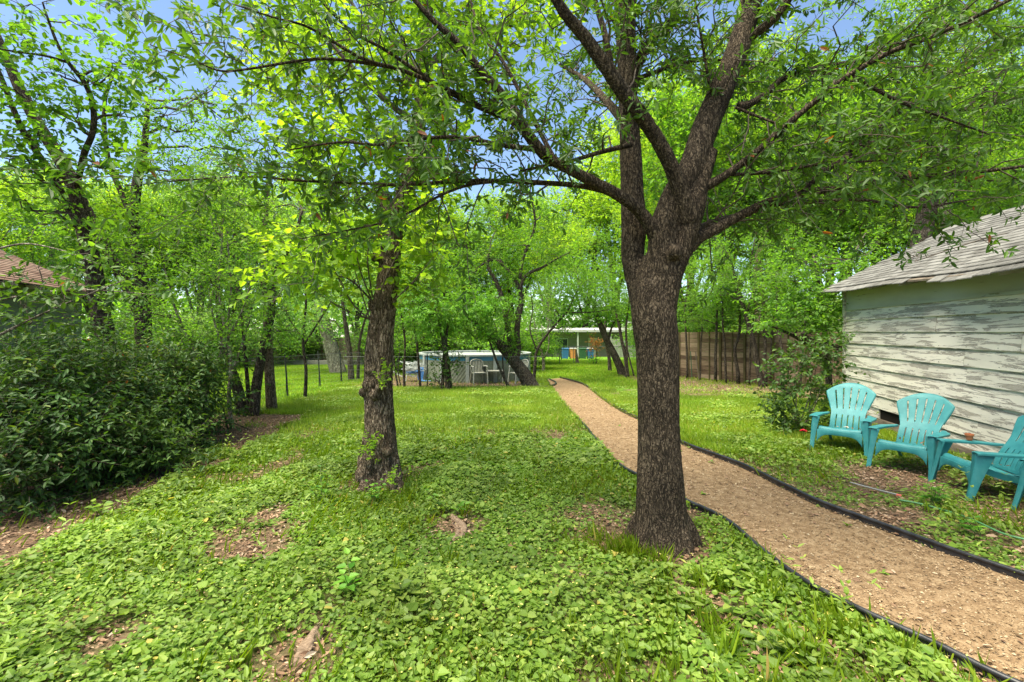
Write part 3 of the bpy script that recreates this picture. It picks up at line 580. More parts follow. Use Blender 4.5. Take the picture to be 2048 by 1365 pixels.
# ------------------------------------------------------------------ turquoise chairs
def surf(P, mask=None):
    """P: (nu, nv, 3) grid"""
    P = np.asarray(P, float); nu, nv = P.shape[:2]; g = Geo()
    i, j = np.meshgrid(np.arange(nu-1), np.arange(nv-1), indexing='ij'); k = i*nv+j
    q = np.stack([k, k+nv, k+nv+1, k+1], -1)
    if mask is not None: q = q[mask]
    return g.add(P.reshape(-1, 3), quads=q.reshape(-1, 4))
def shell(name, g, m, parent, th, smooth=True):
    o = part(name, g, m, parent, local=True, smooth=smooth)
    s = o.modifiers.new('Solidify', 'SOLIDIFY'); s.thickness = th; s.offset = 0
    b = o.modifiers.new('Bevel', 'BEVEL'); b.width = th*.22; b.segments = 2; b.limit_method = 'ANGLE'; b.angle_limit = R(50)
    return o
def make_adirondack(label):
    t = thing('garden_chair', label, 'chair', (0, 0, 0), 'turquoise garden chairs in a row by the shed'); c = M['chair']
    # backrest with slots
    sl = 6; us, slot = [], []
    for k in range(sl):
        a_ = -1+2*k/sl; b_ = -1+2*(k+1)/sl; w = .028 if 0 < k else 0; w2 = .028 if k < sl-1 else 0
        q = list(np.linspace(a_+w, b_-w2, 5)); us += q; slot += [0]*4+[1]
    us = np.array(us); slot = np.array(slot[:-1])
    ts = np.concatenate([np.linspace(0, .03, 2), np.linspace(.06, .34, 8), np.linspace(.36, .43, 4), np.linspace(.46, .91, 12), np.linspace(.93, 1, 4)])
    P = np.zeros((len(us), len(ts), 3))
    for a_, u in enumerate(us):
        for b_, tt in enumerate(ts):
            w = .222-.008*math.sin(tt*5)+.075*max(0, tt-.38)/.62
            zz = tt*(1-.19*abs(u)**2.2*sstep(.3, 1, tt)); yy = .16+.40*zz-.03*math.sin(math.pi*min(1, zz*2.0))-.05*u*u*(.4+.6*tt)+.03*max(0, zz-.94)*6
            P[a_, b_] = (u*w, yy, .25+.68*zz)
    mask = np.ones((len(us)-1, len(ts)-1), bool)
    for a_ in range(len(us)-1):
        if slot[a_]:
            for b_ in range(len(ts)-1):
                tm = (ts[b_]+ts[b_+1])/2
                if (.045 < tm < .345) or (.445 < tm < .90): mask[a_, b_] = False
    shell('backrest', surf(P, mask), c, t, .012)
    # rim that thickens the arch
    g = Geo(); arch = [P[a_, -1]+[0, .012, 0] for a_ in range(len(us))]; side = [P[-1, b_]+[0, .012, 0] for b_ in range(len(ts)-2, 14, -1)]; side0 = [P[0, b_]+[0, .012, 0] for b_ in range(14, len(ts)-1)]
    g.tube(side0+arch+side, .012, 8); part('back_rim', g, c, t, local=True, smooth=True)
    # seat: slats across
    ys_ = np.linspace(0, 1, 41); prof = []
    for q in ys_:
        if q < .12: a2 = q/.12*math.pi/2; prof.append((-.315+.045*(1-math.cos(a2)), .318+.047*math.sin(a2)))
        else: q2 = (q-.12)/.88; prof.append((-.27+.46*q2, .365-.125*q2-.02*math.sin(q2*math.pi)))
    xs_ = np.linspace(-.255, .255, 9); P = np.array([[(x_*(1-.12*sstep(.3, 1, q)), p_[0], p_[1]-.012*(1-(x_/.255)**2)) for q, p_ in zip(ys_, prof)] for x_ in xs_])
    mask = np.ones((8, 40), bool)
    P2 = P.copy()
    for kk in (9, 17, 25, 33):
        P2[:, kk, :] = P[:, kk-1, :]*.12+P[:, kk, :]*.88; P2[:, kk+1, :] = P[:, kk, :]*.55+P[:, kk+1, :]*.45; P2[:, kk:kk+2, 2] -= .011
    shell('seat', surf(P2, mask), c, t, .012)
    for s_ in (-1, 1):
        sk = Geo()
        A_ = [(s_*.257*(1-.12*sstep(.3, 1, q)), p_[0], p_[1]+.002) for q, p_ in zip(ys_[4:], prof[4:])]; B_ = [(x_, y_, z_-.065) for x_, y_, z_ in A_]
        sk.strip(A_, B_, [s_*.010, 0, 0]); part('seat_skirt', sk, c, t, local=True)
    # apron with arch
    xa = np.linspace(-.27, .27, 25); top = np.array([(x_, -.322, .325) for x_ in xa]); bot = np.array([(x_*1.0, -.326-.02*abs(x_/.27)**3, .262-.115*abs(x_/.27)**5) for x_ in xa])
    shell('apron', surf(np.stack([top, .5*(top+bot), bot], 1)), c, t, .012)
    for s_ in (-1, 1):
        # front leg: L section, front face and side face, running up to the arm
        zz = np.linspace(0, .505, 14); F_, G_, H_ = [], [], []
        for z_ in zz:
            q = z_/.505; yf = -.415+.105*q**.8; xo = .345-.012*q; xi = xo-(.045+.05*q**2); yb = yf+.055+.105*q**1.6
            F_.append((s_*xi, yf+.012, z_)); G_.append((s_*xo, yf, z_)); H_.append((s_*(xo+.012), yb, z_))
        F_, G_, H_ = map(np.array, (F_, G_, H_)); lg = surf(np.stack([F_, (F_+G_)/2, G_*.9+F_*.1, G_*.92+H_*.08, (G_+H_)/2, H_], 1)) if s_ > 0 else surf(np.stack([H_, (G_+H_)/2, G_*.92+H_*.08, G_*.9+F_*.1, (F_+G_)/2, F_], 1))
        shell('front_leg', lg, c, t, .011)
        # rear leg
        F_, G_, H_ = [], [], []
        for q in np.linspace(0, 1, 8):
            z_ = .27*(1-q); y0 = .10+.36*q; F_.append((s_*(.20+.02*q), y0-.02, z_)); G_.append((s_*(.235+.03*q), y0, z_)); H_.append((s_*(.24+.03*q), y0+.11*(1-q)+.05, z_+.02*(1-q)))
        lg = surf(np.stack([np.array(F_), np.array(G_), np.array(H_)], 1)); shell('rear_leg', lg, c, t, .011, False)
        # arm
        A_, B_ = [], []
        for q in np.linspace(0, 1, 16):
            y_ = -.325+.60*q; wi = .272+.0*q-.035*sstep(.6, 1, q); wo = .362+.012*math.sin(q*math.pi)-.085*sstep(.62, 1, q); z_ = .512-.012*q+(.0 if q > .02 else -.006)
            A_.append((s_*wi, y_, z_)); B_.append((s_*wo, y_, z_))
        A_, B_ = np.array(A_), np.array(B_)
        shell('armrest', surf(np.stack([A_-[0, 0, .022], A_, (A_+B_)/2+[0, 0, .003], B_, B_-[0, 0, .022]], 1)), c, t, .010)
    return t
ch0 = make_adirondack('turquoise slatted garden chair furthest from the camera beside the leafy bush')
def place_chair(o, Lf, Rf, label=None):
    Lf, Rf = Gp(*Lf), Gp(*Rf); v = Rf-Lf; f = nrm(np.array([v[1], -v[0], 0]))       # facing direction, right of the front edge
    if f[0] > 0: f = -f
    mid = (Lf+Rf)/2-f*.40; o.location = (mid[0], mid[1], 0.0); o.rotation_euler = (0, 0, math.atan2(-f[0]*-1, -f[1])*1.0 if False else math.atan2(f[0], -f[1]))
    if label: o['label'] = label
    return o
def put(o, x, y, fx, fy, label=None, sc_=1.0):
    # local -Y is the way the chair faces
    f = nrm(np.array([fx, fy, 0])); o.location = (x-f[0]*.41*sc_, y-f[1]*.41*sc_, float(gz(x, y))+.004); o.rotation_euler = (0, 0, math.atan2(f[0], -f[1])); o.scale = (sc_,)*3
    if label: o['label'] = label
    return o
put(ch0, 4.46, 6.62, -.70, -.70, sc_=.98)
ch1 = put(copy_tree(ch0), 4.63, 5.80, -.85, -.53, 'turquoise slatted garden chair standing second from the bush with an empty seat', .95)
ch2 = put(copy_tree(ch0), 4.645, 5.17, -.97, .25, 'turquoise garden chair with a small terracotta pot on its armrest', .95)
ch3 = put(copy_tree(ch0), 4.68, 4.30, -.97, .25, 'turquoise garden chair cut off by the picture edge with only a front leg showing', .95)
# terracotta pot on the armrest
bpy.context.view_layer.update(); sl_ = Geo()
for o_ in (ch0, ch1, ch2):
    for q in range(5):
        w_ = np.array(o_.matrix_world @ Vector((rs.uniform(-.18, .18), rs.uniform(-.2, .08), .0))); yl = 0; w_[2] = .34*o_.scale[0]+.012
        leaves(sl_, w_[None], nrm(rs.normal(size=(1, 3))*[1, 1, .2]), np.array([[rs.normal(0, .3), rs.normal(0, .3), 1]]), .05, .022, 'lance', rs.random())
tagp(part('fallen_leaves', sl_, M['litter']), 'few dry fallen leaves resting on the turquoise chair seats', 'fallen leaves', kind='stuff')
bpy.context.view_layer.update()
ap = np.array(ch2.matrix_world @ Vector((-.318, -.02, .521)))
g = Geo(); th = np.linspace(0, 2*np.pi, 25)[:-1]; prof = [(0.0, 0), (.026, 0), (.034, .048), (.040, .048), (.041, .068), (.036, .068), (.033, .045), (0.0, .04)]
V = np.array([[(r_*math.cos(a_), r_*math.sin(a_), z_) for a_ in th] for r_, z_ in prof])+ap; q = [[i*24+j, i*24+(j+1) % 24, (i+1)*24+(j+1) % 24, (i+1)*24+j] for i in range(7) for j in range(24)]
g.add(V.reshape(-1, 3), quads=q); pot = part('flower_pot', g, M['terracotta']); tagp(pot, 'small empty terracotta flower pot standing on a turquoise armrest', 'flower pot')
# hose, rod and pipe
def line_thing(name, label, cat, pts, rad, m, z=.02, sides=8, n=8):
    P = smooth_line([Gp(*p) for p in pts], n); P[:, 2] = gz(P[:, 0], P[:, 1])+near_bump(P[:, 0], P[:, 1])+z
    g = Geo(); g.tube(P, rad, sides); return tagp(part(name, g, m, smooth=True), label, cat)
line_thing('garden_hose', 'green garden hose with a yellow stripe in the weeds before the chairs', 'hose', [(1800, 1012), (1850, 1022), (1930, 1046), (2000, 1078), (2048, 1092), (2130, 1110)], .009, M['hose'], .05)
rod = line_thing('metal_rod', 'thin grey metal rod with a red tip lying in the weeds', 'rod', [(1700, 975), (1745, 987), (1795, 1000)], .008, M['hose_grey'], .05)
line_thing('stick', 'thin dry stick half hidden in the weeds near the second chair', 'stick', [(1618, 945), (1650, 958), (1700, 968), (1750, 985), (1815, 992)], .006, M['twig'], .04)
a_, b_ = Gp(1793, 1000), Gp(1803, 1002); g = Geo(); g.tube([a_+[0, 0, .05], b_+[0, 0, .05]], .0105, 8); o = part('red_tip', g, M['hose_red']); o.parent = rod
pv = Gp(2005, 968); g = Geo(); g.tube([pv+[0, .1, .05], pv+[1.6, -.9, .05]], .045, 14); tagp(part('drain_pipe', g, M['white_pipe'], smooth=True), 'white plastic drain pipe lying on the ground under the chairs', 'pipe')
# foundation plank and red flower
g = Geo(); hexa(g, [S(1.0, .30, .0), S(4.8, .10, .0), S(4.8, .06, .0), S(1.0, .26, .0), S(1.0, .24, .17), S(4.8, .08, .15), S(4.8, .04, .15), S(1.0, .20, .17)], .2); tagp(part('loose_plank', g, M['old_wood']), 'loose grey plank leaning against the foot of the shed wall', 'plank')
fp = Gp(1607, 884); fr = thing('red_flower', 'small red blossom low beside the leafy bush by the shed', 'flower', fp)
g = Geo(); n = 16; an = np.arange(n)/n*6.28; leaves(g, np.tile(fp+[0, 0, .16], (n, 1)), np.stack([np.cos(an), np.sin(an), rng.uniform(.1, .8, n)], 1), np.tile([0, 0, 1.0], (n, 1)), .06, .05, 'heart'); part('petals', g, M['red_petal'], fr)
g = Geo(); g.tube([fp, fp+[0, 0, .16]], .004, 5); part('stem', g, M['green_twig'], fr)
# ------------------------------------------------------------------ wooden fence along the right, far of the shed
M['fence_wood'] = noisy('fence_wood', [(.25, (0.084, 0.054, 0.035)), (.5, (0.184, 0.126, 0.081)), (.8, (0.309, 0.227, 0.153))], (2, 2, 24), 7, .85, .5, .004, .15, attr=.5)
M['fence_post'] = noisy('fence_post', [(.3, (0.067, 0.056, 0.024)), (.7, (0.148, 0.114, 0.054))], (10, 10, 3), 6, .85, .4, .004, .15, attr=.3)
f0 = np.array([7.05, 22.6]); f1 = np.array([10.75, 12.2]); fl_ = np.linalg.norm(f1-f0); fd = (f1-f0)/fl_; fn = np.array([-fd[1], fd[0]]); fn = fn if fn[0] < 0 else -fn
fence = thing('wooden_fence', 'tall brown wooden privacy fence of stacked horizontal boards with olive posts', 'fence', (f0[0], f0[1], gz(0, f0[1])))
nb = 9; bay = fl_/nb
def fpt(s, o, z): return np.array([f0[0]+fd[0]*s+fn[0]*o, f0[1]+fd[1]*s+fn[1]*o, z])
for b in range(nb):
    g = Geo(); s0, s1 = b*bay+.004, (b+1)*bay-.004; zg = float(gz(0, f0[1]+fd[1]*(s0+s1)/2)); ztop = 1.70+rs.normal(0, .012); z_ = zg+.03
    while z_ < ztop-.02:
        hgt = min(.185, ztop-z_); tl = rs.normal(0, .004); oo = rs.uniform(0, .008)
        hexa(g, [fpt(s0, .018+oo, z_+tl), fpt(s1, .018+oo, z_-tl), fpt(s1, 0, z_-tl), fpt(s0, 0, z_+tl), fpt(s0, .018+oo, z_+hgt-.006+tl), fpt(s1, .018+oo, z_+hgt-.006-tl), fpt(s1, 0, z_+hgt-.006), fpt(s0, 0, z_+hgt-.006)], rs.random()); z_ += hgt
    part('fence_panel', g, M['fence_wood'], fence)
for b in range(nb*2+1):
    s_ = b*bay/2; wd = .10 if b % 2 == 0 else .05; zg = float(gz(0, f0[1]+fd[1]*s_)); g = Geo()
    hexa(g, [fpt(s_-wd/2, .075 if b % 2 == 0 else .055, zg-.05), fpt(s_+wd/2, .075 if b % 2 == 0 else .055, zg-.05), fpt(s_+wd/2, .028, zg-.05), fpt(s_-wd/2, .028, zg-.05), fpt(s_-wd/2, .075 if b % 2 == 0 else .055, 1.69), fpt(s_+wd/2, .075 if b % 2 == 0 else .055, 1.69), fpt(s_+wd/2, .028, 1.69), fpt(s_-wd/2, .028, 1.69)], rs.random())
    part('fence_post', g, M['fence_post'], fence)
# thin stakes leaning on the fence
for (px, py, tpx, tpy, m, lab) in ((1384, 745, 1381, 703, 'green_plastic', 'thin green garden stake standing against the wooden fence'), (1398, 747, 1391, 704, 'old_wood', 'narrow wooden stake leaning on the wooden fence')):
    dd = 15.09/((px-1024)/F+.3558)-.35; a_ = np.array([(px-1024)/F*dd, dd, gz(0, dd)]); b_ = Wp(tpx, tpy, dd+.15); g = Geo(); g.tube([a_, b_], .018, 6); tagp(part('garden_stake', g, M[m]), lab, 'stake')
# ------------------------------------------------------------------ wire fences
def wire_fence(name, label, pts, h, posts, mesh_dx=.10, dz=.10, wr=.0016, post_r=.02, pm='black_metal', rail=.006, lean=0.0):
    pts = [np.array(p, float) for p in pts]; root = thing(name, label, 'fence', (pts[0][0], pts[0][1], gz(0, pts[0][1])))
    g = Geo(); rail_g = Geo()
    def zg(p): return float(gz(0, p[1]))
    for a_, b_ in zip(pts[:-1], pts[1:]):
        L = np.linalg.norm(b_-a_); n = max(1, int(L/mesh_dx)); d = (b_-a_)/L
        for i in range(n+1):
            p = a_+d*L*i/n; g.tube([[p[0], p[1], zg(p)+.02], [p[0], p[1], zg(p)+h]], wr, 3, cap=False)
        m = 6
        for z_ in np.arange(.03, h+.001, dz):
            P = [[*(a_+d*L*q/m), zg(a_+d*L*q/m)+z_] for q in range(m+1)]; g.tube(P, wr, 3, cap=False)
        rail_g.tube([[*(a_+d*L*q/m), zg(a_+d*L*q/m)+h] for q in range(m+1)], rail, 6)
    part('wire_mesh', g, M['galv'], root); part('top_wire', rail_g, M['galv'], root)
    for p in posts:
        q = Geo(); z0 = zg(p); q.tube([[p[0]+.0, p[1], z0-.05], [p[0]-lean, p[1], z0+h+.08]], post_r, 6)
        q.box([p[0]-lean*.5, p[1]-.018, z0+h*.5], (.012, .02, h), None); part('post', q, M[pm], root)
    return root
wpost = [Gp(576, 795), Gp(641, 775), Gp(684, 766)]
wire_fence('wire_fence', 'low garden wire fence with dark green steel posts along the bright neighbouring lawn', [(-5.75, 10.5), (-5.8, 12.6), (-5.9, 15), (-5.8, 16.4), (-5.5, 17.6)], 1.15, [w[:2] for w in wpost]+[(-5.75, 10.6)], .10, .10, .0014, .022, lean=.09)
wire_fence('wire_fence', 'fine wire fence in front of the round swimming pool and white chairs', [(-5.5, 15.75), (-2.2, 15.7), (1.0, 15.6)], 1.05, [(-2.75, 15.7), (-4.6, 15.7)], .15, .15, .0014, .02)
g = Geo(); P = smooth_line([Gp(*p) for p in [(730, 782), (830, 780), (950, 779), (1050, 778), (1098, 775), (1112, 768), (1098, 760)]], 6); P[:, 2] = gz(0, P[:, 1])+.04; g.tube(P, .03, 6); tagp(part('patio_edging', g, M['edging']), 'black edging line where the lawn meets the bare pool yard', 'garden edging')
# far chain-link fence, bins, house
wire_fence('chain_link_fence', 'silver chain-link fence crossing the far lawn before the wheeled bins', [(1.6, 36), (12.5, 36)], 1.25, [(2.4, 36), (4.6, 36), (7.3, 36), (10, 36), (12.5, 36)], .22, .22, .003, .03, 'galv', .03)
def bin_(px, by, d, body, lid, label, w=.62):
    x = (px-1024)/F*d; z0 = float(gz(0, d)); t = thing('wheeled_bin', label, 'bin', (x, d, z0), 'wheeled bins lined up before the far house')
    g = Geo(); g.box((x, d, z0+.52), (w*.8, w*.85, .92), None, taper=1.2); part('body', g, M[body], t)
    g = Geo(); g.box((x, d-.02, z0+1.02), (w*1.02, w*1.1, .07), None, taper=.9); part('lid', g, M[lid], t)
    g = Geo(); g.tube([[x-w*.42, d+w*.5, z0+.93], [x+w*.42, d+w*.5, z0+.93]], .02, 6); part('handle', g, M[body], t)
    for s_ in (-1, 1):
        g = Geo(); g.tube([[x+s_*w*.36, d+w*.38, z0+.12], [x+s_*w*.46, d+w*.38, z0+.12]], .12, 12); part('wheel', g, M['black_metal'], t)
bin_(1130, 706, 46, 'blue_plastic', 'blue_plastic', 'blue wheeled bin at the left of the row before the far house', .66)
bin_(1146, 706, 46, 'orange_plastic', 'grey_lid', 'orange wheeled bin with a pale lid', .62)
bin_(1165, 706, 46, 'green_plastic', 'green_plastic', 'dark green wheeled bin between the orange bin and a blue one', .7)
bin_(1180.5, 706, 46, 'blue_plastic', 'grey_lid', 'blue wheeled bin with a pale lid behind the orange-leaved sapling', .62)
M['pale_wall'] = noisy('pale_wall', [(.3, (.3, .3, .27)), (.7, (.4, .39, .36))], (.6, .6, 4), 5, .85, .2, .01, .2)
M['grey_wall'] = noisy('grey_wall', [(.3, (0.140, 0.133, 0.119)), (.7, (0.210, 0.196, 0.175))], (.8, .8, 8), 5, .85, .2, .01, .2)
M['white_roof'] = noisy('white_roof', [(.3, (.36, .36, .35)), (.7, (.5, .5, .49))], (1, 1, 1), 5, .7, .2, .01, .2)
M['window_glass'] = flat('window_glass', (.03, .04, .05), .15, .6)
fh = thing('far_house', 'low far house with a pale flat roof and white trim behind the wheeled bins', 'house', (8, 54, gz(0, 54)))
z0 = float(gz(0, 54)); g = Geo(); g.box((8.5, 57, z0+1.4), (17, 6, 2.8)); part('wall', g, M['grey_wall'], fh)
g = Geo()
hexa(g, [(-.5, 52.6, z0+2.75), (17.5, 52.6, z0+2.75), (17.5, 59, z0+2.75), (-.5, 59, z0+2.75), (-.5, 52.6, z0+2.98), (17.5, 52.6, z0+2.98), (17.0, 57, z0+3.25), (0, 57, z0+3.25)]); part('roof', g, M['white_roof'], fh)
for x in (0.2, 3.6, 7.2, 10.8, 14.5):
    g = Geo(); g.box((x, 52.9, z0+1.37), (.16, .16, 2.74)); part('porch_post', g, M['white_roof'], fh)
for x in (2.0, 5.6, 12.4):
    g = Geo(); g.box((x, 53.97, z0+1.5), (1.3, .06, 1.1)); w = part('window', g, M['white_roof'], fh); g = Geo(); g.box((x, 53.93, z0+1.5), (1.14, .04, .94)); p_ = part('pane', g, M['window_glass'], fh); p_.parent = w; p_.location = fh.location; w_off = w
g = Geo(); g.box((9.0, 53.96, z0+1.05), (1.0, .06, 2.1)); part('door', g, M['pale_wall'], fh)
for o in fh.children:
    for c in o.children: c.location = (0, 0, 0)
g = Geo(); g.box((13.4, 50, float(gz(0, 50))+1.0), (6.6, .05, 1.9))
for k in range(15): g.box((10.3+k*.44, 49.95, float(gz(0, 50))+1.0), (.06, .04, 1.9))
tagp(part('panel_fence', g, M['pale_wall']), 'pale vertical panel fence beside the bins, seen past the oak trunk', 'fence')
# long low kerb and dark fence behind the left lawn
g = Geo(); g.box((-16, 33, float(gz(0, 33))+.16), (26, .3, .34)); tagp(part('stone_kerb', g, M['grey_wall']), 'low grey kerb at the far end of the left lawn', 'kerb')
g = Geo()
for k in range(70): g.box((-29+k*.37, 36, float(gz(0, 36))+.95), (.35, .03, 1.9+.05*rs.random()), a=rs.random())
tagp(part('back_fence', g, M['fence_wood']), 'dark board fence behind the left lawn under the trees', 'fence')

# ------------------------------------------------------------------ swimming pool
M['pool_wall'] = noisy('pool_wall', [(.3, (.12, .14, .10)), (.7, (.2, .22, .165))], (3, 3, 3), 6, .6, .3, .01, .3)
M['pool_blue'] = flat('pool_blue', (.05, .2, .32), .4, .5)
M['pool_rail'] = flat('pool_rail', (0.300, 0.330, 0.310), .5, .4)
M['water'] = flat('water', (.03, .16, .2), .05, .6)
pz = float(gz(0, POOLC[1]))+.02; pc = np.array([POOLC[0], POOLC[1], pz]); pool = thing('swimming_pool', 'round above-ground swimming pool with pale green ribbed wall and blue band', 'pool', pc)
def ring(r0, r1, z0, z1, n=72, wave=0):
    g = Geo(); th = np.linspace(0, 2*np.pi, n+1)[:-1]; V = []
    for (r_, z_) in ((r0, z0), (r1, z0), (r1, z1), (r0, z1)): V.append(np.stack([pc[0]+r_*np.cos(th), pc[1]+r_*np.sin(th), np.full(n, pz+z_)], 1))
    V = np.stack(V, 1).reshape(-1, 3); q = []
    for i in range(n):
        j = (i+1) % n
        for k in range(4): q.append([i*4+k, i*4+(k+1) % 4, j*4+(k+1) % 4, j*4+k])
    return g.add(V, quads=q)
# ribbed wall: diagonal corrugation modelled in the radius
n = 620; m = 34; th = np.linspace(0, 2*np.pi, n+1)[:-1]; zz = np.linspace(0, .86, m); TH, ZZ = np.meshgrid(th, zz)
sg = np.where((TH*16/(2*np.pi)) % 2 < 1, 1, -1); RR = POOLR+0.007*np.sin(TH*110+sg*ZZ*34)
V = np.stack([pc[0]+RR*np.cos(TH), pc[1]+RR*np.sin(TH), pz+ZZ], -1).reshape(-1, 3); i, j = np.meshgrid(np.arange(n), np.arange(m-1)); k0 = j*n+i; k1 = j*n+(i+1) % n
g = Geo(); g.add(V, quads=np.stack([k0, k1, k1+n, k0+n], -1).reshape(-1, 4)); part('pool_wall', g, M['pool_wall'], pool, smooth=True)
part('blue_band', ring(POOLR-.03, POOLR+.006, .86, 1.03), M['pool_blue'], pool)
part('top_rail', ring(POOLR-.1, POOLR+.07, 1.03, 1.085), M['pool_rail'], pool)
g = Geo(); th = np.linspace(0, 2*np.pi, 49)[:-1]; V = np.stack([pc[0]+2.2*np.cos(th), pc[1]+2.2*np.sin(th), np.full(48, pz+1.0)], 1); V = np.vstack([V, [pc[0], pc[1], pz+1.03]])
g.add(V, tris=[[i, (i+1) % 48, 48] for i in range(48)]); part('pool_cover', g, M['pool_rail'], pool)
for k in range(14):
    a_ = k/14*2*np.pi+.18; c_, s_ = math.cos(a_), math.sin(a_); rt_ = np.array([[c_, -s_, 0], [s_, c_, 0], [0, 0, 1]])
    g = Geo(); g.box(pc+[(POOLR+.045)*c_, (POOLR+.045)*s_, .515], (.06, .13, 1.03), rt_); part('upright', g, M['pool_rail'], pool)
# pool cover heap and blue hose beside the pool
cp = Gp(826, 764)
hp = Geo()
for k in range(46):
    a_ = cp+[rs.normal(-.05, .22), rs.normal(.2, .2), rs.uniform(.25, .75)]
    t_ = np.linspace(0, 5.5, 14); rr = rs.uniform(.12, .28); tilt = rs.normal(0, .35, 2)
    hp.tube([[a_[0]+rr*math.cos(q), a_[1]+.6*rr*math.sin(q), a_[2]+.5*rr*(tilt[0]*math.cos(q)+tilt[1]*math.sin(q))] for q in t_], .012, 5)
vac = thing('hose_reel', 'heap of coiled white and blue pool hose standing left of the pool', 'pool hose', cp); part('white_coil', hp, M['pool_rail'], vac)
g = Geo()
for k in range(5): g.tube(smooth_line([cp+[.25+.03*k, .1, .55], cp+[.2+.05*k, -.02, .3], cp+[.24+.04*k, -.1, .08], cp+[.45+.07*k, -.15, .04]], 5), .022, 6)
g.tube([cp+[-.25, 0, .35], cp+[.3, 0, .4]], .05, 8); part('blue_hose', g, M['blue_plastic'], vac)
g = Geo()
for x_ in (-.3, .3): g.tube([cp+[x_, .1, 0], cp+[x_*.7, .15, .6]], .018, 6)
part('frame', g, M['white_pipe'], vac)
# white garden chairs and table in front of the pool
def white_chair(label, loc, rz):
    t = thing('patio_chair', label, 'chair', (0, 0, 0), 'white plastic chairs by the pool'); m = M['white_plastic']
    g = Geo(); g.strip([(-.22, y_, .42-.02*(y_+.22)) for y_ in (-.22, 0, .22)], [(.22, y_, .42-.02*(y_+.22)) for y_ in (-.22, 0, .22)], [0, 0, -.03]); part('seat', g, m, t, local=True)
    g = Geo(); arch = [(-.22, .22, .42), (-.25, .27, .62), (-.22, .31, .80), (-.1, .33, .87), (.1, .33, .87), (.22, .31, .80), (.25, .27, .62), (.22, .22, .42)]
    g.tube(smooth_line(arch, 5), .018, 8)
    for k in range(7):
        x_ = -.165+.055*k; g.strip([(x_-.015, .23, .42), (x_*1.05-.015, .28, .62), (x_*1.1-.015, .325, .84)], [(x_+.015, .23, .42), (x_*1.05+.015, .28, .62), (x_*1.1+.015, .325, .84)], [0, .012, 0])
    part('backrest', g, m, t, local=True)
    for s_ in (-1, 1):
        g = Geo(); g.tube(smooth_line([(s_*.27, -.26, .0), (s_*.255, -.22, .42), (s_*.26, -.2, .62)], 5), [.026]*5+[.02]*6, 8); part('leg', g, m, t, local=True)
        g = Geo(); g.tube(smooth_line([(s_*.26, .34, .0), (s_*.23, .26, .30), (s_*.22, .22, .42)], 5), .024, 8); part('leg', g, m, t, local=True)
        g = Geo(); g.tube(smooth_line([(s_*.26, -.23, .62), (s_*.275, -.1, .645), (s_*.27, .12, .64), (s_*.25, .27, .63)], 5), .024, 8); part('armrest', g, m, t, local=True)
    t.location = loc; t.rotation_euler = (0, 0, rz); return t
cA = Gp(957, 769); white_chair('white plastic patio chair with fan back standing left of the small table', (cA[0], cA[1]+.2, cA[2]), R(20))
cB = Gp(1036, 770); white_chair('white plastic patio chair partly hidden by the leaning tree trunk', (cB[0], cB[1]+.3, cB[2]), R(-60))
tb = Gp(990, 768); t = thing('patio_table', 'small white table between the two white plastic chairs', 'table', tb)
g = Geo(); g.box(tb+[0, .2, .46], (.66, .45, .03)); part('table_top', g, M['white_plastic'], t)
for sx in (-.29, .29):
    for sy in (0, .38):
        g = Geo(); g.tube([tb+[sx, sy, 0], tb+[sx*.92, sy+.01, .445]], .018, 6); part('leg', g, M['white_plastic'], t)
g = Geo(); g.tube([tb+[0-.4, .1, .45], tb+[-.4, .1, .62]], [.05, .06], 10); tagp(part('black_bag', g, M['black_metal']), 'small black pot beside the white patio chair', 'pot')

# ------------------------------------------------------------------ neighbour's house on the left
M['house_wall'] = noisy('house_wall', [(.3, (.10, .105, .09)), (.7, (.155, .16, .135))], (1, 1, 6), 5, .8, .2, .004, .2, attr=.15)
M['brown_shingle'] = noisy('brown_shingle', [(.25, (0.105, 0.064, 0.045)), (.55, (0.195, 0.128, 0.094)), (.8, (0.270, 0.195, 0.150))], (6, 6, 6), 8, .92, .4, .004, .1, attr=.35)
HC = np.array([-13.2, 14.8, 0.0]); HU = nrm(np.array([.9, -3.0, 0])); HN = np.array([-HU[1], HU[0], 0])   # HU runs towards the camera, HN points to the yard
HN = HN if HN[0] > 0 else -HN
def H(s, o, z): return HC+HU*s+HN*o+UP*z
hs = thing('neighbour_house', 'grey-green board house with brown shingle roof behind the dark shrubs', 'house', H(3, -3, 0)); g = Geo(); z_ = -.1; HL = 11.0
while z_ < 2.85:
    for a_ in np.arange(0, HL, 3.6):
        b_ = min(a_+3.6, HL)-.004; hexa(g, [H(a_, .03, z_), H(b_, .03, z_), H(b_, 0, z_), H(a_, 0, z_), H(a_, .012, z_+.205), H(b_, .012, z_+.205), H(b_, 0, z_+.205), H(a_, 0, z_+.205)], rs.random())
    z_ += .2
part('siding', g, M['house_wall'], hs)
g = Geo(); HW = 7.0
hexa(g, [H(-.0, -.01, -.2), H(HL, -.01, -.2), H(HL, -HW, -.2), H(0, -HW, -.2), H(0, -.01, 2.88), H(HL, -.01, 2.88), H(HL, -HW, 2.88), H(0, -HW, 2.88)])
hexa(g, [H(.02, -.02, 2.881), H(.10, -.02, 2.881), H(.10, -HW+.02, 2.881), H(.02, -HW+.02, 2.881), H(.02, -HW/2+.02, 4.55), H(.10, -HW/2+.02, 4.55), H(.10, -HW/2-.02, 4.55), H(.02, -HW/2-.02, 4.55)])
part('wall_core', g, M['house_wall'], hs)
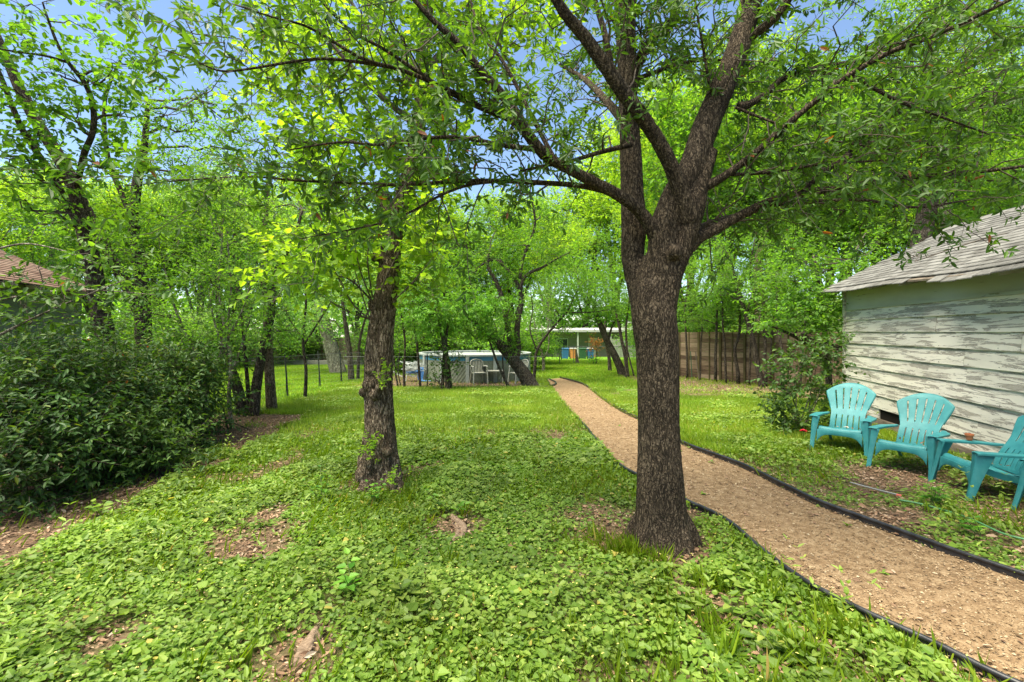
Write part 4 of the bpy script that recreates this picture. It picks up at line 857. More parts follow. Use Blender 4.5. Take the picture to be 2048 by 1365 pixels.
for q in range(11):
    g = Geo(); a_ = .5+q*1.0; hexa(g, [H(a_, .40, 2.80), H(a_+.05, .40, 2.80), H(a_+.05, .03, 2.80), H(a_, .03, 2.80), H(a_, .40, 2.88), H(a_+.05, .40, 2.88), H(a_+.05, .03, 2.9), H(a_, .03, 2.9)]); part('rafter_tail', g, M['white_pipe'], hs)
g = Geo(); nr = 26
for side in (1, -1):
    def hr(s, w, dz): o = .5-w; return H(s, o if side == 1 else -HW-o, 2.86+w*.48+dz)
    for r_ in range(nr):
        w0 = r_*4.0/nr; w1 = w0+4.0/nr+.02
        for a_ in np.arange(-.45, HL+.3, 1.9):
            b_ = min(a_+1.896, HL+.4); hexa(g, [hr(a_, w0, .0), hr(b_, w0, 0), hr(b_, w1, 0), hr(a_, w1, 0), hr(a_, w0, .028), hr(b_, w0, .028), hr(b_, w1, .008), hr(a_, w1, .008)], rs.random())
part('shingles', g, M['brown_shingle'], hs)
for s_ in (6.5,):
    g = Geo(); g_c = H(s_, .05, 1.75); rt_ = np.stack([HU, HN, UP], 1); g.box(g_c, (1.1, .05, 1.2), rt_); w = part('window', g, M['white_pipe'], hs)
    g = Geo(); g.box(g_c+HN*.03, (.95, .02, 1.05), rt_); p_ = part('pane', g, M['window_glass'], hs); p_.parent = w
# ------------------------------------------------------------------ trees: tools
def twigs(g, P, D, L, r=.003, a=.5):
    n = len(P); D = nrm(D); S_ = nrm(np.cross(D, np.array([.3, .5, 1.0]))); T_ = np.cross(D, S_); L = np.broadcast_to(L, (n,))[:, None]; V = []
    for k in range(3):
        o = math.cos(k*2.094)*S_+math.sin(k*2.094)*T_; V += [P+o*r]
    for k in range(3):
        o = math.cos(k*2.094)*S_+math.sin(k*2.094)*T_; V += [P+D*L+o*r*.35]
    V = np.stack(V, 1).reshape(-1, 3); b = (np.arange(n)*6)[:, None]
    g.add(V, quads=np.concatenate([b+np.array([0, 1, 4, 3]), b+np.array([1, 2, 5, 4]), b+np.array([2, 0, 3, 5])]), a=a)
def poly_px(pts, n=6):
    """(px, py, depth, radius) -> smooth world polyline, radii"""
    W = np.array([[*Wp(p[0], p[1], p[2]), p[3]] for p in pts]); return poly(W, n)
def poly(W, n=6):
    W = np.asarray(W, float); P = np.vstack([2*W[0]-W[1], W, 2*W[-1]-W[-2]]); out = []
    for i in range(1, len(P)-2):
        for t in np.arange(n)/n:
            a, b, c, d = P[i-1], P[i], P[i+1], P[i+2]
            out.append(.5*((2*b)+(-a+c)*t+(2*a-5*b+4*c-d)*t*t+(-a+3*b-3*c+d)*t**3))
    out.append(P[-2]); out = np.array(out); return out[:, :3], np.maximum(out[:, 3], .0015)
def wander(rng, a, b, r0, r1, n=5, wob=.12, sag=0.0):
    a, b = np.asarray(a, float), np.asarray(b, float); L = np.linalg.norm(b-a); t = np.linspace(0, 1, n)[:, None]
    P = a*(1-t)+b*t+rng.normal(0, wob*L/2, (n, 3))*np.sin(np.pi*t)+np.array([0, 0, 1.0])*sag*L*np.sin(np.pi*t)
    return P, np.linspace(r0, r1, n)
def spray(rng, gl, gt, C, Rr, ntw, tl, nl, L, ar, shape, up=.15, out=.6, droop=.15, size_jit=.25, arr=None, tr=.0028, shell_=.55):
    """a cloud of leafy twigs inside an ellipsoid"""
    d = nrm(rng.normal(size=(ntw, 3))); rad = rng.random(ntw)**shell_; C = np.asarray(C, float); Rr = np.asarray(Rr, float)
    rad = rad*rng.lognormal(0, .24, ntw); P = C+d*rad[:, None]*Rr; D = nrm(d*out+rng.normal(0, .55, (ntw, 3))*[1, 1, .55]+[0, 0, up]); TL = tl*rng.uniform(.5, 1.3, ntw)
    if arr is not None: arr.append(P)
    twigs(gt, P, D, TL, tr); hue = rng.random()*.25
    for k in range(nl):
        t = (k+.6)/nl+rng.normal(0, .03, ntw); side = nrm(np.cross(D, rng.normal(0, 1, (ntw, 3))*[.35, .35, 1]))*(1 if k % 2 else -1)
        ld = nrm(D*.6+side*.9+rng.normal(0, .25, (ntw, 3))+[0, 0, -droop]); N = nrm(np.array([0, 0, 1.0])+rng.normal(0, .42, (ntw, 3)))
        l = L*rng.uniform(1-size_jit, 1+size_jit, ntw)
        leaves(gl, P+D*(TL*t)[:, None], ld, N, l, l*ar, shape, np.where(rng.random(ntw) < .0015, 1.0, np.clip(rng.normal(.42+hue, .2, ntw), 0, .955)))
def nearest(tr, c):
    P = np.concatenate([p for p, r in tr]); Rr = np.concatenate([r for p, r in tr]); w = np.linalg.norm(P-c, axis=1)+np.maximum(0, P[:, 2]-c[2]+.15)*1.2
    i = int(np.argmin(w)); return P[i], Rr[i]
def tree(name, label, cat, base, trunks, blobs, leaf, bark, group=None, seed=0, twig='twig', ntw=60, thin=.78, tl=.35, nl=6, L=.07, ar=.5, shape='oval', up=.15, droop=.15, sides=10, sub=5, limb_r=.03, cull=None, tr=.0028, remesh=0, out=.6):
    """blobs: (centre, radii, weight). trunks: list of (points, radii)"""
    rg = np.random.default_rng(seed); root = thing(name, label, cat, base, group); gt, gl, gb = Geo(), Geo(), Geo()
    for P, r in trunks: gt.tube(P, r, sides if max(r) > .02 else 6)
    skel = list(trunks)
    for bl in blobs:
        C, Rr, wgt = np.asarray(bl[0], float), np.asarray(bl[1], float)*np.ones(3), (bl[2] if len(bl) > 2 else 1)
        s, rs_ = nearest(skel, C); r0 = min(rs_*.6, limb_r)
        P, r = wander(rg, s, C, r0, r0*.45, 6, .16, .03); gb.tube(P, r, 6, cap=False); arr = []
        spray(rg, gl, gb, C, Rr, int(ntw*wgt*thin), tl, nl, L, ar, shape, up, out, droop, arr=arr, tr=tr)
        A = arr[0]
        for q in rg.choice(len(A), min(sub, len(A)), replace=False):
            s2 = P[rg.integers(2, len(P))]; P2, r2 = wander(rg, s2, A[q], r0*.4, r0*.12+.0012, 5, .14); gb.tube(P2, r2, 5, cap=False)
    tk = part('trunk', gt, M[bark], root, smooth=True)
    if gb.n: part('branches', gb, M[twig], root)
    if gl.n: part('crown', gl, M[leaf], root)
    return root
def fused(trunks, voxel, bark, root, bumps=(), disp=.012, off=None, freq=(22, 22, 5), smooth_it=6):
    """several tapering stems joined into one continuous trunk with a rugged surface"""
    g = Geo()
    for P, r in trunks: g.tube(P, r, 16)
    for c, rr in bumps:
        th = np.linspace(0, np.pi, 7); P = np.array([[c[0], c[1], c[2]-rr*math.cos(q)] for q in th]); g.tube(P, [max(.004, rr*math.sin(q)) for q in th], 10)
    off = np.array(root.location); me = g.mesh('trunk', off); o = bpy.data.objects.new('tmp', me); COL.objects.link(o)
    m = o.modifiers.new('r', 'REMESH'); m.mode = 'VOXEL'; m.voxel_size = voxel
    s = o.modifiers.new('s', 'SMOOTH'); s.iterations = smooth_it; s.factor = .6
    bpy.context.view_layer.update(); dg = bpy.context.evaluated_depsgraph_get(); me2 = bpy.data.meshes.new_from_object(o.evaluated_get(dg), depsgraph=dg)
    bpy.data.objects.remove(o); n = len(me2.vertices); co = np.zeros(n*3, np.float32); no = np.zeros(n*3, np.float32); me2.vertices.foreach_get('co', co); me2.vertex_normals.foreach_get('vector', no)
    co = co.reshape(-1, 3).astype(float); no = no.reshape(-1, 3)
    w = fbm(co[:, 0]*6, co[:, 1]*6, co[:, 2]*3, 2)*1.2
    rid = 1-np.abs(2*fbm(co[:, 0]*freq[0]+w, co[:, 1]*freq[1]+w, co[:, 2]*freq[2]+w*2, 3)-1)*2.2
    co += no*(disp*(rid-.6)+disp*1.6*(fbm(co[:, 0]*3, co[:, 1]*3, co[:, 2]*2, 2)-.5))[:, None]
    me2.vertices.foreach_set('co', co.astype(np.float32).ravel()); me2.polygons.foreach_set('use_smooth', np.ones(len(me2.polygons), bool)); me2.update()
    return part('trunk', me2, M[bark], root)
def along(P, r, step, start=0.0):
    s = np.concatenate([[0], np.cumsum(np.linalg.norm(np.diff(P, axis=0), axis=1))]); t = np.arange(start*s[-1], s[-1], step)
    Q = np.stack([np.interp(t, s, P[:, k]) for k in range(3)], 1); rr = np.interp(t, s, r); T = np.stack([np.interp(t, s, np.gradient(P[:, k], s)) for k in range(3)], 1)
    return Q, nrm(T), rr
def leafy_limbs(rng, limbs, gb, gl, step=.10, slen=(.35, 1.0), nt=8, nrose=7, L=.074, ar=.38, shape='oval', cull=1.9, flatz=.45, forward=.5):
    RP, RD = [], []
    for P, r, start, dens in limbs:
        Q, T, rr = along(P, r, step/dens, start)
        for q, t, r_ in zip(Q, T, rr):
            v = rng.normal(size=3)*[1, 1, flatz]; v -= t*np.dot(v, t); v = nrm(v); d = nrm(v+t*rng.uniform(.1, forward*2)+[0, 0, .08]); ln = rng.uniform(*slen); e = q+d*ln
            if e[1] < cull or q[1] < cull-.5: continue
            B, br = wander(rng, q, e, min(r_*.5, .008), .0018, 6, .13, .02); gb.tube(B, br, 4, cap=False)
            BQ, BT, _ = along(B, br, ln/nt, .15)
            RP.append(BQ); RD.append(BT)
    RP, RD = np.concatenate(RP), np.concatenate(RD); n = len(RP)
    D = nrm(RD*.7+rng.normal(0, .75, (n, 3))*[1, 1, .6]+[0, 0, .1]); TL = rng.uniform(.04, .2, n); twigs(gb, RP, D, TL, .0018)
    tip = RP+D*TL[:, None]; ok = tip[:, 1] > cull; tip, D = tip[ok], D[ok]; n = len(tip)
    S_ = nrm(np.cross(D, [0.2, .1, 1.0])); T_ = np.cross(D, S_)
    for k in range(nrose):
        an = k*2.399+rng.uniform(0, 1, n)*.8; o = np.cos(an)[:, None]*S_+np.sin(an)[:, None]*T_
        ld = nrm(o*rng.uniform(.6, 1.2, n)[:, None]+D*rng.uniform(.2, .9, n)[:, None]+[0, 0, -.12]); N = nrm(D*.8+[0, 0, .7]+rng.normal(0, .3, (n, 3)))
        l = L*rng.uniform(.55, 1.25, n); keep = rng.random(n) < .9
        leaves(gl, (tip-D*.012*k)[keep], ld[keep], N[keep], l[keep], l[keep]*ar, shape, np.where(rng.random(n) < .006, 1.0, rng.random(n)*.95)[keep])

# ------------------------------------------------------------------ the big oak in front
rg = np.random.default_rng(11)
oak = thing('oak_tree', 'large dark-barked oak with forked trunk standing right beside the path', 'tree', Gp(1325, 1090))
T0 = [(1326, 1105, 3.86, .29), (1325, 1085, 3.86, .236), (1323, 1045, 3.86, .206), (1321, 990, 3.86, .190), (1319, 920, 3.86, .172), (1317, 850, 3.86, .163), (1316, 770, 3.86, .163), (1314, 700, 3.86, .168), (1308, 640, 3.86, .176), (1304, 600, 3.87, .165), (1304, 560, 3.88, .13), (1306, 510, 3.88, .07)]
stems = [T0,
 [(1300, 680, 3.9, .10), (1281, 590, 3.96, .105), (1266, 520, 4.0, .105), (1268, 450, 4.02, .118), (1264, 380, 4.05, .108), (1261, 300, 4.08, .102), (1255, 200, 4.1, .088), (1248, 100, 4.12, .075), (1243, 0, 4.15, .066), (1238, -110, 4.2, .05), (1230, -240, 4.2, .03)],
 [(1316, 680, 3.84, .10), (1317, 590, 3.84, .118), (1322, 520, 3.84, .125), (1330, 450, 3.84, .125), (1352, 390, 3.84, .12), (1385, 330, 3.88, .115), (1413, 250, 3.95, .12), (1447, 170, 4.02, .112), (1478, 90, 4.1, .105), (1503, 0, 4.15, .10), (1525, -110, 4.2, .085), (1560, -260, 4.2, .06)],
 [(1326, 670, 3.82, .08), (1342, 570, 3.80, .08), (1362, 510, 3.80, .082), (1376, 460, 3.80, .095), (1386, 420, 3.80, .105), (1396, 385, 3.82, .085), (1412, 340, 3.85, .062), (1425, 300, 3.88, .052)],
 [(1378, 440, 3.78, .085), (1366, 400, 3.74, .075), (1345, 340, 3.68, .068), (1318, 285, 3.62, .064), (1285, 235, 3.56, .062), (1250, 190, 3.5, .060), (1212, 135, 3.44, .056), (1170, 75, 3.38, .050), (1125, 20, 3.3, .044), (1080, -60, 3.25, .036), (1030, -150, 3.2, .024)],
 [(1318, 480, 3.84, .075), (1302, 455, 3.80, .062), (1285, 430, 3.78, .058), (1262, 408, 3.74, .055), (1232, 388, 3.7, .052), (1195, 368, 3.64, .048), (1150, 345, 3.58, .045), (1100, 318, 3.52, .043), (1075, 295, 3.46, .042)],
 [(1358, 520, 3.84, .06), (1392, 480, 3.86, .06), (1425, 462, 3.88, .052), (1465, 440, 3.92, .048), (1530, 408, 3.98, .044), (1600, 385, 4.05, .036)]]
stems = [poly_px(s, 7) for s in stems]; stems = [stems[0]]+[(P, r_*np.interp(np.arange(len(r_)), [0, 10, 999], [1, .88, .88])) for P, r_ in stems[1:]]
for an in (-2.6, -1.9, -1.1, -.3, .5, 2.9):
    c_ = Gp(1325, 1085); e_ = c_+[.30*math.cos(an), .30*math.sin(an), -.06]; stems.append(poly([[*(c_+[.10*math.cos(an), .10*math.sin(an), .24]), .085], [*(c_+[.2*math.cos(an), .2*math.sin(an), .10]), .075], [*e_, .03]], 5))
fused(stems, .0115, 'oak_bark', oak, bumps=[(Wp(1350, 505, 3.72), .06), (Wp(1325, 1090, 3.8), .12)], disp=.005, freq=(34, 34, 9), smooth_it=8)
LB = [
 [(1090, 312, 3.5, .042), (1060, 275, 3.42, .040), (1030, 225, 3.35, .036), (1000, 185, 3.3, .032), (960, 140, 3.22, .027), (915, 85, 3.15, .023), (870, 45, 3.1, .018), (820, -10, 3.05, .014), (770, -70, 3.0, .009)],
 [(1230, 388, 3.7, .022), (1160, 372, 3.68, .02), (1080, 366, 3.66, .019), (990, 362, 3.62, .017), (900, 364, 3.58, .015), (800, 370, 3.5, .012), (700, 366, 3.4, .010), (600, 362, 3.3, .008), (500, 354, 3.2, .006), (380, 360, 3.1, .005), (250, 372, 3.0, .003)],
 [(1010, 362, 3.6, .013), (940, 370, 3.55, .012), (880, 392, 3.5, .010), (820, 425, 3.42, .009), (760, 447, 3.35, .007), (690, 462, 3.3, .005), (600, 478, 3.2, .003)],
 [(1062, 280, 3.44, .03), (1020, 240, 3.5, .025), (960, 215, 3.55, .021), (890, 180, 3.55, .018), (830, 140, 3.5, .015), (770, 100, 3.45, .012), (700, 60, 3.4, .010), (640, 0, 3.35, .007), (600, -60, 3.3, .005)],
 [(960, 213, 3.55, .018), (880, 172, 3.4, .016), (800, 140, 3.3, .014), (730, 120, 3.2, .012), (660, 80, 3.1, .010), (610, 52, 3.0, .008), (550, 36, 2.95, .006), (470, 10, 2.9, .004)],
 [(800, 138, 3.3, .012), (720, 125, 3.2, .011), (640, 118, 3.1, .009), (560, 128, 3.0, .008), (500, 138, 2.95, .007), (440, 142, 2.9, .006), (380, 118, 2.85, .004), (300, 90, 2.8, .003)],
 [(1075, 300, 3.46, .02), (1000, 290, 3.3, .016), (920, 275, 3.2, .013), (840, 278, 3.1, .011), (760, 290, 3.0, .009), (680, 285, 2.9, .007), (580, 300, 2.8, .004)],
 [(1110, 322, 3.52, .02), (1075, 255, 3.6, .016), (1010, 130, 3.7, .014), (960, 60, 3.8, .012), (930, -40, 3.9, .008)],
 [(1260, 210, 4.1, .05), (1272, 140, 4.1, .045), (1300, 85, 4.15, .04), (1345, 40, 4.2, .036), (1362, -40, 4.3, .03), (1380, -150, 4.4, .02)],
 [(1255, 230, 4.05, .045), (1262, 120, 4.0, .042), (1262, 40, 3.95, .038), (1270, -60, 3.9, .03), (1280, -180, 3.9, .02)],
 [(1225, 150, 3.46, .025), (1210, 70, 3.5, .022), (1190, 0, 3.55, .018), (1175, -90, 3.6, .012)],
 [(1268, 160, 4.1, .02), (1310, 145, 4.2, .018), (1360, 128, 4.3, .016), (1430, 120, 4.5, .012), (1500, 130, 4.7, .008)],
 [(1262, 290, 3.9, .022), (1200, 305, 3.8, .018), (1150, 320, 3.7, .014), (1100, 330, 3.6, .010), (1040, 342, 3.5, .006)],
 [(1425, 300, 3.88, .05), (1455, 365, 3.86, .001)],
 [(1402, 378, 3.82, .045), (1440, 358, 3.80, .034), (1480, 330, 3.76, .028), (1530, 290, 3.7, .025), (1580, 245, 3.65, .023), (1640, 195, 3.58, .021), (1700, 150, 3.5, .019), (1780, 105, 3.42, .017), (1860, 75, 3.35, .015), (1960, 30, 3.25, .012), (2060, -20, 3.2, .009)],
 [(1478, 215, 4.0, .04), (1500, 208, 4.0, .03), (1530, 190, 4.05, .026), (1565, 158, 4.1, .024), (1620, 140, 4.15, .022), (1700, 125, 4.2, .020), (1780, 95, 4.2, .017), (1880, 60, 4.25, .013), (1990, 30, 4.3, .009)],
 [(1600, 385, 4.05, .034), (1670, 378, 4.1, .028), (1760, 362, 4.1, .024), (1850, 352, 4.05, .02), (1950, 345, 4.0, .015), (2070, 330, 3.9, .011)],
 [(1600, 385, 4.05, .028), (1660, 335, 4.2, .026), (1730, 290, 4.4, .024), (1800, 255, 4.5, .021), (1880, 228, 4.6, .018), (1960, 215, 4.6, .015), (2060, 190, 4.6, .011)],
 [(1700, 305, 4.3, .02), (1770, 245, 4.5, .019), (1830, 205, 4.7, .018), (1900, 160, 4.9, .015), (1980, 110, 5.0, .011), (2060, 70, 5.1, .008)],
 [(1700, 150, 3.5, .014), (1790, 200, 3.5, .012), (1870, 230, 3.5, .009), (1980, 270, 3.5, .005)],
 [(1530, 410, 3.98, .02), (1610, 405, 3.9, .015), (1720, 400, 3.8, .012), (1830, 415, 3.7, .009), (1940, 400, 3.6, .006)],
 [(1510, 0, 4.15, .05), (1540, -30, 4.1, .04), (1600, -80, 4.0, .03), (1700, -150, 3.9, .02)],
 [(1500, 75, 4.1, .04), (1545, 40, 4.0, .036), (1590, -20, 3.9, .03), (1640, -90, 3.8, .02)],
 [(1430, 140, 4.0, .012), (1422, 180, 3.9, .012), (1405, 90, 3.8, .010), (1390, 0, 3.7, .008)],
 [(1470, 215, 3.9, .012), (1560, 250, 3.8, .010), (1660, 280, 3.7, .008), (1780, 300, 3.6, .005)],
 [(1455, 350, 3.8, .014), (1540, 345, 3.7, .012), (1640, 330, 3.6, .009), (1780, 320, 3.5, .006)],
 # limbs reaching away from the camera
 [(1262, 260, 4.1, .05), (1220, 210, 4.7, .04), (1170, 160, 5.3, .03), (1120, 130, 6.0, .018)],
 [(1440, 180, 4.1, .05), (1460, 160, 4.8, .04), (1500, 140, 5.5, .03), (1560, 120, 6.3, .018)],
 [(1390, 460, 3.9, .03), (1440, 440, 4.5, .025), (1520, 420, 5.1, .02), (1600, 400, 5.7, .01)],
]
del LB[13]
limbs = [poly_px(s, 6) for s in LB]
gb, gl = Geo(), Geo()
for P, r in limbs: gb.tube(P, r, 10 if r[0] > .015 else 7)
part('limbs', gb, M['oak_bark'], oak, smooth=True)
gb = Geo()
spec = [(P, r, .12 if r[0] > .03 else .1, 1.0 if P[:, 0].mean() < 1.1 else 1.15) for P, r in limbs]
spec += [(stems[1][0], stems[1][1], .72, .8), (stems[4][0], stems[4][1], .45, .6), (stems[2][0], stems[2][1], .6, .6)]
leafy_limbs(rg, spec, gb, gl, step=.088, slen=(.25, .9), nt=9, nrose=7, L=.066, ar=.36, cull=2.0)
part('branches', gb, M['twig'], oak); part('crown', gl, M['oak_leaf'], oak)

# ------------------------------------------------------------------ the rough old tree left of the centre
def px_blobs(lst):
    return [(Wp(b[0], b[1], b[2]), np.array(b[3])*np.ones(3), b[4] if len(b) > 4 else 1) for b in lst]
old = thing('old_tree', 'old rough-barked tree with burls and a broken top left of the oak', 'tree', Gp(765, 985))
ost = [[(768, 995, 5.4, .30), (767, 978, 5.45, .25), (766, 940, 5.5, .20), (761, 890, 5.52, .175), (758, 830, 5.55, .168), (757, 760, 5.55, .165), (759, 700, 5.55, .148), (765, 640, 5.55, .138), (773, 580, 5.55, .130), (781, 520, 5.55, .120), (785, 460, 5.55, .116), (788, 420, 5.55, .115)],
       [(783, 470, 5.55, .10), (774, 430, 5.55, .095), (768, 400, 5.55, .09), (764, 385, 5.55, .075)],
       [(792, 440, 5.55, .10), (804, 400, 5.55, .092), (818, 350, 5.55, .085), (833, 280, 5.5, .085), (842, 200, 5.5, .075), (847, 120, 5.5, .065), (855, 40, 5.5, .055), (865, -60, 5.5, .045), (880, -200, 5.5, .03)],
       [(770, 965, 5.4, .12), (800, 975, 5.3, .07), (835, 985, 5.2, .035)], [(755, 960, 5.4, .13), (725, 985, 5.15, .07), (700, 1010, 4.95, .03)], [(785, 960, 5.3, .1), (800, 1000, 5.0, .06), (812, 1030, 4.85, .02)]]
ost += [[(740, 770, 5.46, .055), (741, 720, 5.44, .06), (746, 670, 5.44, .058), (752, 620, 5.45, .055), (757, 580, 5.47, .04)], [(735, 960, 5.42, .08), (728, 925, 5.42, .07), (733, 880, 5.43, .05), (738, 840, 5.45, .03)]]
ost = [poly_px(s, 6) for s in ost]
bm = [(Wp(736, 770, 5.38), .075), (Wp(748, 790, 5.36), .06), (Wp(738, 740, 5.42), .06), (Wp(760, 775, 5.34), .055), (Wp(727, 785, 5.45), .06), (Wp(735, 925, 5.35), .10), (Wp(728, 950, 5.3), .1), (Wp(745, 610, 5.45), .06), (Wp(748, 640, 5.42), .05), (Wp(750, 515, 5.5), .05), (Wp(775, 905, 5.33), .05)]
fused(ost, .014, 'rough_bark', old, bm, disp=.016, freq=(24, 24, 5), smooth_it=4)
gb, gl = Geo(), Geo(); rg = np.random.default_rng(21)
obr = [[(845, 150, 5.5, .05), (900, 90, 5.6, .04), (960, 60, 5.8, .035), (1020, 50, 6, .03), (1060, 20, 6.1, .02)], [(835, 250, 5.5, .04), (770, 200, 5.3, .03), (700, 130, 5.1, .022), (640, 60, 5, .015)], [(842, 190, 5.5, .03), (760, 90, 5.7, .025), (700, 0, 5.8, .02), (660, -90, 5.9, .01)],
       [(940, 75, 5.7, .03), (935, 20, 5.6, .02), (960, -60, 5.5, .012)], [(985, 70, 5.9, .03), (1010, 110, 5.9, .02), (1030, 150, 5.9, .01)]]
shoots = [[(742, 600, 5.45, .012), (700, 560, 5.3, .009), (650, 545, 5.2, .006), (590, 500, 5.1, .003)], [(742, 640, 5.45, .012), (690, 620, 5.3, .008), (640, 590, 5.2, .005), (600, 560, 5.1, .003)], [(745, 605, 5.4, .010), (720, 540, 5.2, .007), (705, 470, 5.1, .004), (690, 430, 5, .002)], [(790, 600, 5.4, .009), (830, 560, 5.2, .007), (870, 510, 5.1, .004), (900, 470, 5, .002)], [(745, 595, 5.4, .010), (735, 520, 5.2, .007), (745, 450, 5.1, .004)], [(750, 620, 5.4, .012), (770, 560, 5.1, .008), (800, 500, 5.0, .004)],
          [(740, 640, 5.4, .01), (700, 600, 5.3, .008), (640, 480, 5.2, .004)], [(740, 640, 5.4, .008), (715, 560, 5.3, .006), (700, 500, 5.2, .003)]]
obp = [poly_px(s, 5) for s in obr]; shp = [poly_px(s, 5) for s in shoots]
for P, r in obp+shp: gb.tube(P, r, 7)
BL = px_blobs([(640, 500, 5.2, (.55, .5, .35), 1.2), (690, 450, 5.5, (.45, .4, .3), 1), (590, 545, 5.3, (.4, .4, .3), .8), (850, 480, 5.2, (.35, .35, .3), 1), (840, 560, 5.6, (.3, .2, .25), .5), (680, 560, 5.3, (.4, .35, .25), .8), (735, 480, 5.9, (.3, .2, .3), .5), (850, 425, 5.5, (.35, .3, .25), .7),
               (620, 250, 5.6, (.5, .5, .4), 1.2), (700, 290, 5.4, (.5, .5, .4), 1.2), (770, 300, 5.9, (.4, .4, .35), 1), (560, 200, 5.8, (.4, .5, .4), .8), (640, 120, 5.8, (.6, .6, .5), 1.3), (740, 170, 5.6, (.5, .5, .45), 1.2), (850, 330, 5.9, (.35, .35, .3), 1), (880, 250, 5.5, (.4, .4, .3), .8), (860, 150, 5.5, (.45, .4, .4), 1), (930, 70, 5.8, (.5, .5, .4), 1), (1000, 20, 5.9, (.5, .5, .4), .9), (730, 40, 5.7, (.6, .6, .5), 1.2), (560, 60, 5.9, (.5, .5, .4), .9), (820, 30, 5.6, (.5, .5, .4), 1), (650, 360, 5.4, (.4, .4, .3), .8), (840, 380, 5.9, (.3, .25, .25), .7), (1060, 90, 6.2, (.5, .5, .4), .8), (600, -60, 5.7, (.8, .7, .5), 1), (850, -80, 5.6, (.9, .8, .6), 1.2)])
skel = ost[2:3]+obp+shp
for C, Rr, wg in BL:
    s, r_ = nearest(skel, C); P, r = wander(rg, s, C, min(.012, r_*.5), .004, 6, .14); gb.tube(P, r, 5, cap=False); arr = []
    spray(rg, gl, gb, C, Rr, int(62*wg), .30, 6, .078, .78, 'heart', .2, .5, .25, arr=arr)
    for q in rg.choice(len(arr[0]), 7, replace=False): P2, r2 = wander(rg, P[rg.integers(1, 6)], arr[0][q], .004, .0015, 4, .12); gb.tube(P2, r2, 4, cap=False)
# small tufts on the trunk and root suckers
for (px, py, d, rr, n_) in ((765, 740, 5.28, .07, 9), (762, 770, 5.28, .06, 8), (735, 905, 5.2, .1, 14), (740, 885, 5.25, .08, 10), (790, 960, 5.1, .12, 14), (800, 620, 5.35, .07, 6)):
    spray(rg, gl, gb, Wp(px, py, d), (rr, rr*.6, rr), n_, .10, 5, .045, .5, 'oval', .5, .5, .1)
part('branches', gb, M['twig'], old); part('crown', gl, M['lime_leaf'], old)
# exposed roots
def root_thing(label, pts, seed):
    W, r = poly_px([(p[0], p[1], Gp(p[0], p[1])[1], p[2]) for p in pts], 8); W[:, 2] = gh(W[:, 0], W[:, 1])-r*.1; n = len(W); u = np.linspace(-1, 1, n)
    W[:, 2] -= .09*np.abs(u)**4; rr = np.random.default_rng(seed); T = nrm(np.gradient(W, axis=0)); Sd = np.cross(T, UP); strands = []
    for k in range(4):
        ph = k*1.57+rr.uniform(0, .6); tw = rr.uniform(1.5, 2.6); o = Sd*(np.cos(ph+tw*u)*r*.55)[:, None]+UP*(np.sin(ph+tw*u)*r*.5)[:, None]; strands.append((W+o, np.maximum(r*rr.uniform(.42, .6)*(1-.35*np.abs(u)), .006)))
    t = thing('tree_root', label, 'root', W[n//2]); return fused(strands, .006, 'root_wood', t, disp=.007, freq=(26, 26, 40), smooth_it=2)
root_thing('twisted bare root arching out of the ground cover right of the old tree', [(930, 1015, .02), (905, 1032, .045), (925, 1060, .06), (905, 1088, .05), (875, 1105, .02)], 1)
root_thing('short bare root lying in the weeds at the front edge', [(662, 1232, .02), (645, 1258, .042), (622, 1290, .052), (600, 1322, .045), (572, 1352, .02)], 2)
# ------------------------------------------------------------------ trees and shrubs on the left
tree('leaning_tree', 'dark-stemmed tree with large pale leaves leaning left above the brown-roofed house', 'tree', Wp(228, 840, 9.3), [
  poly_px([(230, 850, 9.3, .19), (215, 700, 9.3, .17), (200, 620, 9.2, .16), (186, 540, 9.1, .15), (172, 470, 9, .14), (150, 380, 8.9, .125), (115, 310, 8.8, .11), (80, 255, 8.7, .10), (45, 190, 8.6, .09), (15, 120, 8.5, .075), (-20, 40, 8.4, .05)]),
  poly_px([(176, 480, 9.0, .07), (140, 420, 8.8, .06), (105, 350, 8.6, .055), (70, 300, 8.5, .05), (40, 250, 8.3, .045), (0, 150, 8.1, .035), (-40, 60, 8, .02)]),
  poly_px([(152, 380, 8.9, .05), (168, 310, 8.4, .05), (184, 270, 8.2, .046), (188, 235, 8.1, .044), (182, 195, 8, .04), (165, 160, 7.9, .036), (140, 130, 7.8, .03), (118, 95, 7.7, .024), (100, 50, 7.6, .018), (85, 5, 7.5, .012)]),
  poly_px([(135, 125, 7.8, .022), (90, 112, 7.6, .018), (40, 105, 7.4, .014), (-20, 95, 7.2, .01)])],
  px_blobs([(40, 60, 7.5, (.7, .6, .5), 1), (120, 150, 7.8, (.6, .5, .45), .7), (220, 150, 7.9, (.5, .5, .4), .8), (30, 180, 7.6, (.6, .6, .4), 1), (210, 60, 8.2, (.4, .4, .3), .4), (230, 10, 8.2, (.35, .4, .2), .35), (60, 260, 8, (.7, .6, .4), 1), (150, 240, 8.2, (.6, .6, .4), 1), (240, 230, 8.3, (.5, .5, .4), 1), (20, 330, 7.8, (.7, .6, .4), 1.1), (120, 340, 8.2, (.7, .6, .4), 1), (210, 330, 8.3, (.6, .5, .4), 1), (50, 400, 7.6, (.7, .6, .3), .7), (20, 0, 7.4, (.8, .6, .4), 1), (-80, 120, 7.5, (.9, .8, .6), 1.2), (-90, 300, 7.4, (.8, .8, .6), 1), (270, 130, 8.4, (.3, .3, .3), .4)]),
  'mid_leaf', 'dark_bark', seed=31, ntw=55, tl=.32, nl=6, L=.105, ar=.62, shape='oval', droop=.3)
